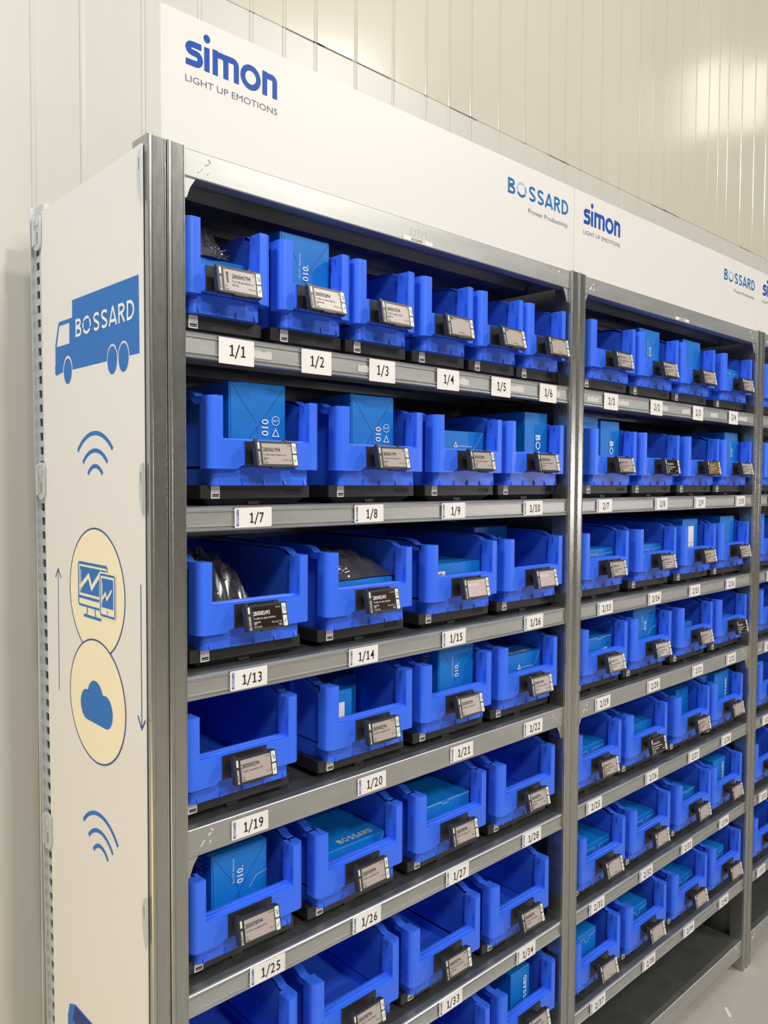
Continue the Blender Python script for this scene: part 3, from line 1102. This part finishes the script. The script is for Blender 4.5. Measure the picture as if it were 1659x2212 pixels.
for k_ in ('epaper', 'epaper_dark', 'epaper_glare', 'epaper_amber'):
    SCREEN[k_] = MB().box(-0.0300, 0.0300, 0.0003, 0.0012, -0.0172, 0.0172).mesh('screen', M[k_], 0)
BUTTON = MB().prism(rrect(-0.0042, 0.0042, -0.0088, 0.0088, 0.0010, 3), -0.0006, 0.0004, 'y').mesh('button', M['button'], 0)
PIPE = MB().prism(rrect(-0.0018, 0.0018, -0.0055, 0.0055, 0.0009, 3), -0.0005, 0.0004, 'y').mesh('status_light', M['button'], 0)
F = Flat()
bossard(F, 0, 0, 0.0036, 0.0215, rot=pi / 2, bold=0.18)
DBRAND = F.mesh('brand_lettering', M['ink_white'], on_front(-0.0002, -0.0345, -0.0185))
F = Flat()
F.stroke([(-0.0024, 0.0030), (-0.0014, 0.0030), (-0.0002, -0.0018), (0.0022, -0.0018), (0.0028, 0.0014), (-0.0010, 0.0014)], 0.0006)
F.poly(circle(0.0002, -0.0032, 0.0007, n=8))
F.poly(circle(0.0019, -0.0032, 0.0007, n=8))
CART = F.mesh('cart_symbol', M['ink'], on_front(-0.0008))
F = Flat()
F.stroke([(-0.0020, -0.0004), (-0.0008, -0.0022), (0.0024, 0.0030)], 0.0008)
TICK = F.mesh('tick_symbol', M['ink'], on_front(-0.0008))
m = MB()
m.box(-0.0415, 0.0415, -0.0030, 0.0, -0.0192, 0.0180)
m.box(-0.020, 0.020, -0.020, -0.003, 0.000, 0.006)
m.prism([(-0.0030, -0.012), (-0.022, -0.004), (-0.022, 0.010), (-0.0030, 0.004)], -0.014, 0.014, 'x')
CLIPM = m.mesh('display_clip', M['black'], 30)


def screen_text(spec, dark, sharp):
    """returns mesh of everything printed on a screen; spec (number, lines, lower left, lower right, corner)"""
    F = Flat()
    if spec[0] == 'code':
        F.rect(-0.0288, -0.0222, 0.0128, 0.0158)
        F.text('Bossard', 0.0030, -0.0208, 0.0132, res=1)
        F.rect(0.0150, 0.0285, 0.0142, 0.0150)
        F.rect(-0.0080, 0.0080, -0.0128, -0.0118)
        F.rect(0.0030, 0.0285, -0.0162, -0.0156)
        return F
    num, lines, ll, lr, corner = spec
    x0 = -0.0150 if num.endswith('43794') else -0.0285
    if sharp:
        F.text(num, 0.0098, x0, 0.0035, sx=0.72, bold=0.006)
        for i, t in enumerate(lines):
            F.text(t, 0.0052, x0, -0.0030 - 0.0058 * i, sx=0.74, res=1)
        for i, t in enumerate(ll):
            F.text(t, 0.0044, -0.0283, -0.0116 - 0.0048 * i, sx=0.8, res=1)
        for i, t in enumerate(lr):
            F.text(t, 0.0044, 0.0285, -0.0116 - 0.0048 * i, 'r', sx=0.8, res=1)
        F.text(corner, 0.0038, 0.0285, 0.0125, 'r', sx=0.9, res=1)
    else:
        r = random.Random(num)
        x = -0.0285
        F.text(num, 0.0090, x, 0.0040, sx=0.74, bold=0.004, res=1)
        F.rect(x, 0.012 + 0.012 * r.random(), -0.0022, -0.0008)
        F.rect(x, -0.012 + 0.010 * r.random(), -0.0078, -0.0064)
        F.rect(x, x + 0.006, -0.0125, -0.0112)
        F.rect(x, x + 0.008, -0.0160, -0.0148)
        F.rect(0.016, 0.0280, -0.0125, -0.0113)
    return F


P40 = ['Tornillo rosca plasticos 40\u00ba']
CYL = ['Tornillos de cabeza cilindrica', 'ranurada']
RED = ['Tornillos de cabeza cilindrica', 'redondeada']
AUT = ['Tornillos autorroscantes con', 'cabeza']
CODE = ('code',)


def ft(n, l, ll=('AC', '1000'), lr=('3 x 10',), c='1/1'):
    return (n, l, list(ll), list(lr), c)


DIS = {
    '1/1': ft('2800043794', ['Torn cisll ranu-cilindus ac', '4.8 cinc'], ('AC', '1000'), ('M 3 x 10',)),
    '1/2': ft('2800002894', RED, ('AC', '2000'), ('M 3,5 x 10',), '1/2'), '1/3': ft('2800015594', ['Tornillos ranurado cabeza', 'cilindrica'], ('AC', '2000'), ('3,5 x 16',), '1/3'),
    '1/4': CODE, '1/5': CODE, '1/6': CODE,
    '1/7': ft('2800061994', AUT, ('AC', '10000'), ('ST 3,9 x 9,5',), '1/7-8'), '1/8': ft('2800061994', AUT, ('AC', '10000'), ('ST 3,9 x 9,5',), '1/7-8'),
    '1/9': ft('2800053894', AUT, ('AC', '2000'), ('3,9 x 13',), '1/9'), '1/10': ft('2800050594', CYL, ('AC', '2000'), ('3 x 8',), '1/10'),
    '1/13': ft('2800082493', CYL, ('LAT', '17.05.2024'), ('M 2 x 9,2 / 3,9', 'REQ'), '1/13-14'), '1/14': ft('2800082493', CYL, ('LAT', '17.05.2024'), ('M 2 x 9,2 / 3,9', 'REQ'), '1/13-14'),
    '1/15': ft('2800059894', CYL), '1/16': ft('2800050894', CYL),
    '1/19': ft('2800000294', P40, ('AC', '9000'), ('3 x 10',), '1/19-21'), '1/20': ft('2800000294', P40, ('AC', '9000'), ('3 x 10',), '1/19-21'), '1/21': ft('2800000294', P40, ('AC', '9000'), ('3 x 10',), '1/19-21'),
    '1/22': ft('2800051494', ['Tornillos de cabeza redondeada', 'ranurada'], ('AC', '2000'), ('M 4 x 200 H',), '1/22'),
    '1/25': ft('2800098994', P40, ('AC', '5000'), ('3 x 16',), '1/25-27'), '1/26': ft('2800098994', P40, ('AC', '5000'), ('3 x 16',), '1/25-27'), '1/27': ft('2800098994', P40, ('AC', '5000'), ('3 x 16',), '1/25-27'),
    '1/28': ft('2800098794', RED, ('AC', '5000'), ('M 3 x 16',), '1/28-34')}
for k_ in ('1/31', '1/32', '1/33', '1/34', '1/39', '1/40'):
    DIS[k_] = ft('2800098794', RED, ('AC', '5000'), ('M 3 x 16',), '1/28-34')
KIND = {'1/13': 'epaper_dark', '1/14': 'epaper_dark', '1/15': 'epaper_glare', '1/16': 'epaper_glare', '2/8': 'epaper_dark', '2/9': 'epaper_amber', '2/22': 'epaper_dark', '2/26': 'epaper_dark'}
for k_ in ('2/28', '2/31', '2/32', '2/33', '2/34', '2/37', '2/38', '2/39', '2/40'):
    DIS[k_] = CODE
TXT = {}


def text_for(key):
    spec = DIS.get(key)
    kind = KIND.get(key, 'epaper')
    sharp = key.startswith('1/')
    if spec is None:
        spec = ft('28000%05d' % (51194 + (hash(key.split('/')[1]) % 4) * 100), P40) if False else ft('2800051194', P40)
    ink = {'epaper': 'ink', 'epaper_dark': 'ink_white', 'epaper_glare': 'ink_white', 'epaper_amber': 'ink_pale'}[kind]
    kk = (str(spec), ink, sharp)
    if kk not in TXT:
        TXT[kk] = screen_text(spec, kind == 'epaper_dark', sharp).mesh('screen_text', M[ink], on_front(0.0001))
    return TXT[kk], kind


RIGHT = {  # right edge of every bin measured inside its bay, row by row
    1: {1: [0.224, 0.395, 0.558, 0.728, 0.896, 1.058], 2: [0.324, 0.582, 0.828, 1.058], 3: [0.304, 0.557, 0.814, 1.058], 4: [0.281, 0.559, 0.799, 1.041],
        5: [0.291, 0.535, 0.786, 1.038], 6: [0.282, 0.527, 0.770, 1.020], 7: [None, None, 0.806, 1.052]},
    2: {1: [0.318, 0.551, 0.781, 1.047], 2: [0.333, 0.569, 0.822, 1.058], 3: [0.302, 0.561, 0.813, 1.053], 4: [0.303, 0.541, 0.802, 1.049],
        5: [0.282, 0.527, 0.793, 1.032], 6: [0.309, 0.555, 0.813, 1.040], 7: [0.292, 0.542, 0.800, 1.046]},
    3: {r: [0.300 + 0.01 * (r % 3)] for r in range(1, 8)}}
BINS = {}
for bay in (1, 2, 3):
    for r, lst in RIGHT[bay].items():
        for c, xr in enumerate(lst):
            if xr is None:
                continue
            key = '%d/%d' % (bay, 6 * (r - 1) + 1 + c)
            Wd = 0.153 if (bay == 1 and r == 1) else 0.215
            cx = (bay - 1) * PITCH + min(xr - 0.006, 1.0515) - Wd / 2
            BINS[key] = (cx, ROWZ[r] - 0.0010, Wd, bay, r, c)

HOLD = {
    '1/1': 'holding a carton and screws', '1/2': 'holding a tall carton marked 010', '1/3': 'looking empty', '1/4': 'looking empty', '1/5': 'looking empty', '1/6': 'looking empty',
    '1/7': 'holding a tall flapped carton', '1/8': 'holding a tall flapped carton', '1/9': 'holding a low carton', '1/10': 'holding a carton marked BO',
    '1/13': 'holding a clear plastic bag', '1/14': 'holding a bag of screws on a carton', '1/15': 'holding a white-labelled carton', '1/16': 'holding a dark carton at its back',
    '1/19': 'standing empty', '1/20': 'holding cartons at its back', '1/21': 'holding a tall carton marked 010', '1/22': 'holding a half-height carton',
    '1/25': 'holding a tall carton marked 010', '1/26': 'holding a lettered low carton', '1/27': 'holding a wide carton', '1/28': 'standing empty', '1/33': 'standing empty', '1/34': 'standing empty'}
COLN = ['leftmost', 'second from left', 'third from left', 'rightmost']
visible = {t for b in LABELS.values() for rw in b.values() for _, t in rw}


def where_is(key):
    bay, r, c = BINS[key][3:]
    if key in visible:
        return 'above label ' + key
    if bay == 1 and r == 6:
        return 'in the row of label 1/33, ' + COLN[c]
    if bay == 1 and r == 7:
        return 'in the lowest visible row, ' + COLN[c]
    return key


for key, (cx, zb, Wd, bay, r, c) in BINS.items():
    loc = where_is(key)
    jr = random.uniform(-0.006, 0.006)
    # weighing base
    body, tx, st, bars = BASES[Wd]
    sc = link('weighing_base', body, loc=(cx, 0.030, zb), rot=(0, 0, jr))
    tag(sc, 'black weighing base under the bin ' + loc, 'scale', 'black weighing bases under the bins')
    link('raised_lettering', tx, sc)
    so = link('code_sticker', st, sc, loc=(-Wd / 2 + 0.027, 0, 0.0215))
    link('printed_bars', bars, so)
    # bin with its clipped-on display
    wide = 'narrow blue' if Wd < 0.2 else 'blue'
    hold = HOLD.get(key, '')
    bn = thing('storage_bin', (cx, 0.0005, zb + BASE_H), ('%s storage bin %s %s' % (wide, loc, hold)).strip(), 'storage bin', 'blue storage bins on the racks', jr)
    link('tub', TUB[Wd], bn)
    link('display_clip', CLIPM, bn, loc=(-0.004, 0, 0.0520))
    tilt = -0.20 + random.uniform(-0.03, 0.03)
    dp = link('label_display', HOUSING, bn, loc=(-0.004 + random.uniform(-0.002, 0.002), -0.0320, 0.0465 if r == 1 else 0.0505), rot=(tilt, 0, random.uniform(-0.02, 0.02)))
    dp.scale = (0.93, 1, 0.97)
    tm, kind = text_for(key)
    link('screen', SCREEN[kind], dp)
    link('screen_text', tm, dp)
    link('button', BUTTON, dp, loc=(0.0358, 0, 0.0100))
    link('button', BUTTON, dp, loc=(0.0358, 0, -0.0100))
    link('cart_symbol', CART, dp, loc=(0.0358, 0, 0.0100))
    link('tick_symbol', TICK, dp, loc=(0.0358, 0, -0.0100))
    link('status_light', PIPE, dp, loc=(-0.0362, 0, 0.0128))
    link('brand_lettering', DBRAND, dp)
    if key == '1/1':
        F = Flat()
        F.poly(circle(-0.0235, 0.0105, 0.0026, n=10))
        F.rect(-0.0250, -0.0220, -0.0050, 0.0095)
        F.build('screw_picture', M['ink_soft'], dp, on_front(0.0001))


# ------------------------------------------------------------------ cartons
def carton(key, xl, xr, zt, y0=0.040, depth=0.24, art='', desc='', rz=0.0, zlow=None, second=''):
    cx, zb, Wd, bay, r, c = BINS[key]
    lim = Wd / 2 - 0.0205
    xl = max(xl, cx - lim)
    xr = min(xr, cx + lim)
    z0 = (zb + BASE_H + 0.0065) if zlow is None else zlow
    w2 = (xr - xl) / 2
    H = zt - z0
    low = 'low' if zt - zb < 0.135 else 'tall'
    lab = 'blue %s carton %s in the bin %s' % (low, desc, where_is(key)) if desc else 'blue %s carton in the bin %s' % (low, where_is(key))
    bx = thing('cardboard_box', ((xl + xr) / 2, y0, z0), lab, 'carton', 'blue cartons in the bins', rz)
    m = MB()
    b = 0.0012
    m.prism(rrect(-w2, w2, 0, depth, b, 2), b, H - b)
    ins = rrect(-w2 + b, w2 - b, b, depth - b, b / 2, 2)
    out = rrect(-w2, w2, 0, depth, b, 2)
    m.prism(ins, 0, b, 'z', None, out)
    m.prism(out, H - b, H, 'z', None, ins)
    m.build('carton_body', M['card'], bx, smooth=0)
    F = Flat()
    G = Flat()
    D = Flat()
    fn = on_front(-0.0018)
    if 'e' in art:                                   # folded end flap
        hv = min(H, 0.13)
        m = MB()
        m.prism([(-w2 + 0.003, H - 0.003), (w2 - 0.002, H - 0.002), (-w2 + w2 * 0.62, H - hv * 0.74), (-w2 + 0.004, H - hv * 0.73)], -0.0011, 0.0, 'y')
        m.build('end_flap', M['card'], bx, smooth=0)
        D.stroke([(w2 - 0.002, H - 0.002), (-w2 + w2 * 0.62, H - hv * 0.74), (-w2 + 0.004, H - hv * 0.73)], 0.0010)
        D.stroke([(-w2 + 0.006, H - 0.006), (-w2 * 0.05, H - hv * 0.52)], 0.0009)
        D.stroke([(-w2 * 0.02, H - hv * 0.55), (-w2 * 0.02, 0.01)], 0.0007)
    if 'n' in art:                                   # tuck front with thumb notch
        p = [(-w2, H - 0.014), (-0.012, H - 0.014)] + circle(0, H - 0.014, 0.011, 0.013, 10, pi, 2 * pi) + [(0.012, H - 0.014), (w2, H - 0.012)]
        G.stroke(p, 0.0012)
    if 't' in art:                                   # open flap edge on top
        G.stroke([(-w2, H - 0.0015), (-0.012, H - 0.0015), (-0.006, H - 0.006), (0.008, H - 0.006), (0.014, H - 0.0015), (w2, H - 0.0015)], 0.0012)
    zc = 0.098
    if '0' in art:                                   # 010. reading upwards
        F.text('010.', 0.0170, w2 * 0.10, zc - 0.014, rot=pi / 2, bold=0.012)
        F.text('Box 90% Altmaterial', 0.0050, -w2 * 0.22, zc - 0.01, rot=pi / 2, res=1)
    if 'd' in art:                                   # 010 reading downwards, with round mark
        F.text('010', 0.0190, w2 * 0.12, zc + 0.006, rot=-pi / 2, bold=0.012)
        F.stroke(circle(w2 * 0.62, zc + 0.004, 0.0075, n=18), 0.0011, True)
        F.text('RESY', 0.0050, w2 * 0.62, zc + 0.0025, 'c', res=1)
        F.stroke([(w2 * 0.50, zc - 0.022), (w2 * 0.62, zc - 0.010), (w2 * 0.74, zc - 0.022)], 0.0016, True)
    if 'r' in art:                                   # recycling mark and line of small print
        a = [( -w2 * 0.15 + 0.006 * cos(t), H - 0.030 + 0.006 * sin(t)) for t in (pi / 2, pi * 7 / 6, pi * 11 / 6)]
        F.stroke(a, 0.0022, True)
        F.text('Box 90% Altmaterial', 0.0050, -w2 * 0.15 + 0.010, H - 0.033, res=1)
        G.stroke([(w2 - 0.003, H - 0.002), (w2 * 0.78, H - 0.022), (w2 * 0.62, H - 0.034), (w2 * 0.5, H - 0.06)], 0.0009)
    if 'b' in art:                                   # BO.. reading downwards
        bossard(F, -w2 * 0.10, H - 0.052, 0.0185, 0.115, rot=-pi / 2, bold=0.19)
    if 'v' in art:                                   # word reading upwards near the right edge
        bossard(F, w2 * 0.62, max(0.030, H - 0.105), 0.0125, 0.080, rot=pi / 2, bold=0.19)
    if 's' in art:                                   # bent-line mark low on the right
        G.stroke([(w2, 0.090), (w2 * 0.6, 0.086), (w2 * 0.35, 0.070)], 0.0012)
    if F.f:
        F.build('printed_marks', M['ink_white'], bx, fn)
    if G.f:
        G.build('worn_edges', M['card_edge'], bx, on_front(-0.0005))
    if D.f:
        D.build('creases', M['card_crease'], bx, on_front(-0.0014))
    if 'L' in art:                                   # word on the left side
        S = Flat()
        bossard(S, -0.028, max(0.03, H - 0.128), 0.0180, 0.110, rot=pi / 2, bold=0.17)
        S.build('side_lettering', M['ink_pale'], bx, lambda a, b, l=0: (-w2 - 0.0004 - l, -a, b))
    if 'T' in art:                                   # word on the top
        S = Flat()
        bossard(S, -w2 * 0.30, 0.012, 0.0150, w2 * 1.05, bold=0.18)
        S.build('top_lettering', M['ink_pale'], bx, lambda a, b, l=0: (a, b, H + 0.0004 + l))
    if 'A' in art:
        S = Flat()
        bossard(S, -w2 * 0.6, 0.06, 0.0170, 0.10, rot=pi / 2 + 0.9, bold=0.18)
        S.build('top_lettering', M['ink_pale'], bx, lambda a, b, l=0: (a, b, H + 0.0004 + l))
    if 'w' in art:                                   # white address label
        m = MB()
        m.prism(rrect(-w2 * 0.98, -w2 * 0.35, H - 0.052, H - 0.016, 0.0006, 2), -0.0008, 0.0, 'y')
        lw = m.build('address_label', M['paper'], bx, smooth=0)
        S = Flat()
        bossard(S, -w2 * 0.90, H - 0.0255, 0.0058, w2 * 0.46, bold=0.18)
        for i in range(6):
            S.rect(-w2 * 0.60 + 0.0022 * i, -w2 * 0.60 + 0.0022 * i + (0.0006 if i % 2 else 0.0012), H - 0.046, H - 0.033)
        S.rect(-w2 * 0.92, -w2 * 0.72, H - 0.036, H - 0.034)
        S.rect(-w2 * 0.92, -w2 * 0.76, H - 0.044, H - 0.042)
        S.build('label_print', M['ink'], lw, on_front(-0.0010))
    if 'W' in art:                                   # tall white label with bar code
        m = MB()
        m.prism(rrect(-w2 * 0.30, w2 * 0.45, max(0.02, H - 0.110), H - 0.022, 0.0006, 2), -0.0008, 0.0, 'y')
        lw = m.build('address_label', M['paper'], bx, smooth=0)
        S = Flat()
        for i in range(9):
            S.rect(-w2 * 0.02, w2 * 0.22, H - 0.104 + 0.003 * i, H - 0.104 + 0.003 * i + (0.0009 if i % 3 else 0.0018))
        S.rect(-w2 * 0.28, w2 * 0.43, H - 0.072, H - 0.0712)
        S.build('label_print', M['ink'], lw, on_front(-0.0010))
    if 'g' in art:                                   # slanted white sheet leaning in front
        m = MB()
        m.prism([(-w2 * 0.98, H - 0.058), (w2 * 0.55, H - 0.050), (w2 * 0.62, H - 0.030), (-w2 * 0.98, H - 0.044)], -0.0012, 0.0, 'y')
        lw = m.build('address_label', M['paper'], bx, smooth=0)
        S = Flat()
        for i in range(12):
            S.rect(-w2 * 0.15 + 0.0030 * i, -w2 * 0.15 + 0.0030 * i + (0.001 if i % 3 else 0.0018), H - 0.046, H - 0.036)
        S.build('label_print', M['ink'], lw, on_front(-0.0014))
    return bx


carton('1/1', 0.09, 0.20, 1.9835, 0.048, 0.20, '', 'under a bag of screws')
carton('1/2', 0.262, 0.371, 2.053, art='e0L', desc='marked 010')
carton('1/7', 0.161, 0.273, 1.793, art='edL', desc='with end flap and round mark')
carton('1/8', 0.420, 0.529, 1.792, art='edL', desc='with end flap and round mark')
carton('1/9', 0.640, 0.797, 1.737, art='r', desc='with recycling mark')
carton('1/10', 0.944, 1.034, 1.792, art='b', desc='with letters running down')
carton('1/14', 0.360, 0.522, 1.448, 0.034, 0.22, '', 'under a bag of screws')
carton('1/15', 0.620, 0.790, 1.462, 0.036, 0.20, 'w', 'with a white address label')
carton('1/16', 0.865, 0.985, 1.526, 0.120, 0.20, 'v', 'standing far back', rz=0.0)
carton('1/20', 0.470, 0.535, 1.235, 0.150, 0.17, 'L', 'standing far back')
carton('1/20', 0.362, 0.430, 1.2435, 0.045, 0.09, 'W', 'in front with pale label')
carton('1/21', 0.661, 0.771, 1.290, art='e0L', desc='marked 010 with end flap')
carton('1/22', 0.870, 1.017, 1.234, 0.040, 0.22, 'rT', 'with recycling mark')
carton('1/25', 0.126, 0.234, 1.020, art='e0Ls', desc='marked 010 with bent line')
carton('1/26', 0.350, 0.512, 0.952, 0.036, 0.13, 'rT', 'lettered on its top')
carton('1/27', 0.600, 0.758, 0.964, 0.036, 0.22, 'tA', 'with an open top flap')
carton('1/40', 0.917, 0.988, 0.482, 0.040, 0.22, 'v', 'with word running up')
carton('2/2', 1.448, 1.557, 2.050, art='e0', desc='marked 010')
carton('2/3', 1.696, 1.805, 2.050, art='', desc='with plain front')
carton('2/4', 1.985, 2.080, 1.993, art='n', desc='with thumb notch')
carton('2/7', 1.262, 1.352, 1.789, art='b', desc='with letters running down')
carton('2/10', 1.985, 2.084, 1.792, art='0', desc='marked 010')
carton('2/13', 1.205, 1.333, 1.460, art='n', desc='with thumb notch')
carton('2/14', 1.472, 1.590, 1.458, art='n', desc='with thumb notch')
carton('2/15', 1.715, 1.811, 1.522, art='W', desc='with tall white label')
carton('2/16', 1.967, 2.068, 1.524, art='', desc='with plain front')
carton('2/19', 1.210, 1.340, 1.230, art='tg', desc='with slanted bar code sheet')
carton('2/20', 1.440, 1.565, 1.285, art='e0s', desc='marked 010 with bent line')
carton('2/21', 1.700, 1.789, 1.211, art='', desc='with plain front')
carton('2/22', 1.950, 2.066, 1.201, art='', desc='with plain front')
carton('2/25', 1.170, 1.301, 0.955, art='n', desc='with thumb notch')
carton('2/26', 1.440, 1.551, 0.959, art='', desc='with plain front')
carton('2/27', 1.735, 1.815, 1.002, 0.060, 0.20, '', 'standing near its right wall')
carton('2/28', 1.888, 1.944, 1.018, 0.060, 0.22, '', 'beside a lettered carton')
carton('2/7', 1.188, 1.2575, 1.797, 0.045, 0.22, '', 'beside a lettered carton')
carton('1/26', 0.350, 0.512, 0.985, 0.172, 0.16, 'L', 'behind a lettered carton')
carton('2/28', 1.952, 2.055, 1.020, art='v', desc='with word running up')
carton('2/31', 1.215, 1.350, 0.691, art='n', desc='with thumb notch')
carton('2/32', 1.470, 1.574, 0.691, art='n', desc='with thumb notch')
carton('2/33', 1.730, 1.827, 0.691, art='t', desc='with open lid edge')
carton('2/34', 1.956, 2.044, 0.735, art='v', desc='with word running up')
carton('2/37', 1.190, 1.277, 0.462, art='n', desc='with thumb notch')
carton('2/38', 1.440, 1.544, 0.436, art='n', desc='with thumb notch')
carton('2/39', 1.710, 1.825, 0.428, art='n', desc='with thumb notch')
carton('2/40', 1.950, 2.046, 0.438, art='n', desc='with thumb notch')
for key, zt, art in (('3/7', 1.770, ''), ('3/13', 1.525, 'v'), ('3/19', 1.262, 'v'), ('3/25', 1.005, 'n'), ('3/31', 0.700, 'n'), ('3/37', 0.445, 'n')):
    cx = BINS[key][0]
    carton(key, cx - 0.085, cx + 0.02, zt, art=art)


# ------------------------------------------------------------------ plastic bags with screws
def bag(name, loc, w, d, h, seed, label, nz=0.5, flap=0.0):
    r = random.Random(seed)
    nx, ny = 26, 20
    ph = [r.uniform(0, 6.28) for _ in range(8)]
    fr = [r.uniform(1.5, 5.0) for _ in range(8)]
    m = MB()
    top, bot = [], []
    for j in range(ny + 1):
        for i in range(nx + 1):
            a, b = i / nx, j / ny
            e = (1 - abs(2 * a - 1) ** 3.0) * (1 - abs(2 * b - 1) ** 3.0)
            fold = abs(sin(fr[0] * a * 3 + fr[1] * b * 4 + ph[0])) * 0.5 + abs(sin(fr[2] * a * 5 - fr[3] * b * 3 + ph[1])) * 0.3 + abs(sin(fr[4] * (a + b) * 6 + ph[2])) * 0.2
            z = h * e * (1 - nz + nz * 1.4 * fold)
            xx = (a - 0.5) * w * (1 - 0.10 * sin(b * 5 + ph[3])) + 0.004 * sin(b * 11 + ph[4])
            yy = b * d + 0.005 * sin(a * 9 + ph[5])
            top.append((xx, yy, z + 0.0015 + flap * max(0, b - 0.6)))
            bot.append((xx, yy, 0.0005 + flap * max(0, b - 0.6)))
    n = (nx + 1) * (ny + 1)

    def q(o):
        return [(o + j * (nx + 1) + i, o + j * (nx + 1) + i + 1, o + (j + 1) * (nx + 1) + i + 1, o + (j + 1) * (nx + 1) + i) for j in range(ny) for i in range(nx)]
    m.add(top + bot, q(0) + [tuple(reversed(t)) for t in q(n)])
    o = m.build(name, M['film'], smooth=28)
    o.location = loc
    return tag(o, label, 'bag', 'clear bags of screws')


def screws(loc, w, d, h, n, seed, label):
    r = random.Random(seed)
    m = MB()
    for _ in range(n):
        a = r.uniform(0, 2 * pi)
        t = r.uniform(-0.5, 0.5)
        dv = Vector((cos(a) * cos(t), sin(a) * cos(t), sin(t)))
        c = Vector((r.uniform(-w / 2, w / 2), r.uniform(0, d), 0))
        c.z = 0.003 + r.random() * h * (1 - (2 * c.x / w) ** 2 * 0.7)
        L = 0.0095
        m.cyl(c, c + dv * L, 0.0010, n=6)
        m.cyl(c - dv * 0.0016, c, 0.0021, 0.0024, n=8)
    o = m.build('screws', M['steel'], smooth=0)
    o.location = loc
    return tag(o, label, 'screws', kind='stuff')


bx1 = BINS['1/1'][0]
screws((bx1 - 0.014, 0.055, 1.9845), 0.088, 0.10, 0.028, 240, 3, 'shiny screws inside the bag in the bin above label 1/1')
bag('plastic_bag', (bx1 - 0.012, 0.046, 1.9838), 0.108, 0.16, 0.058, 5, 'clear bag of screws on the carton above label 1/1')
b14 = BINS['1/14'][0]
screws((b14 - 0.048, 0.050, 1.4500), 0.066, 0.11, 0.026, 190, 4, 'shiny screws inside the bag in the bin above label 1/14')
bag('plastic_bag', (b14 - 0.002, 0.040, 1.4486), 0.172, 0.18, 0.048, 8, 'clear bag of screws on the carton above label 1/14', 0.35)
b13 = BINS['1/13'][0]
zb13 = ROWZ[3] + BASE_H + 0.0065
screws((b13 + 0.002, 0.045, zb13), 0.11, 0.16, 0.062, 200, 6, 'shiny screws inside the bag in the bin above label 1/13')
bag('plastic_bag', (b13 - 0.016, 0.034, zb13 - 0.0004), 0.146, 0.25, 0.122, 12, 'crumpled clear bag in the bin above label 1/13', 0.5)
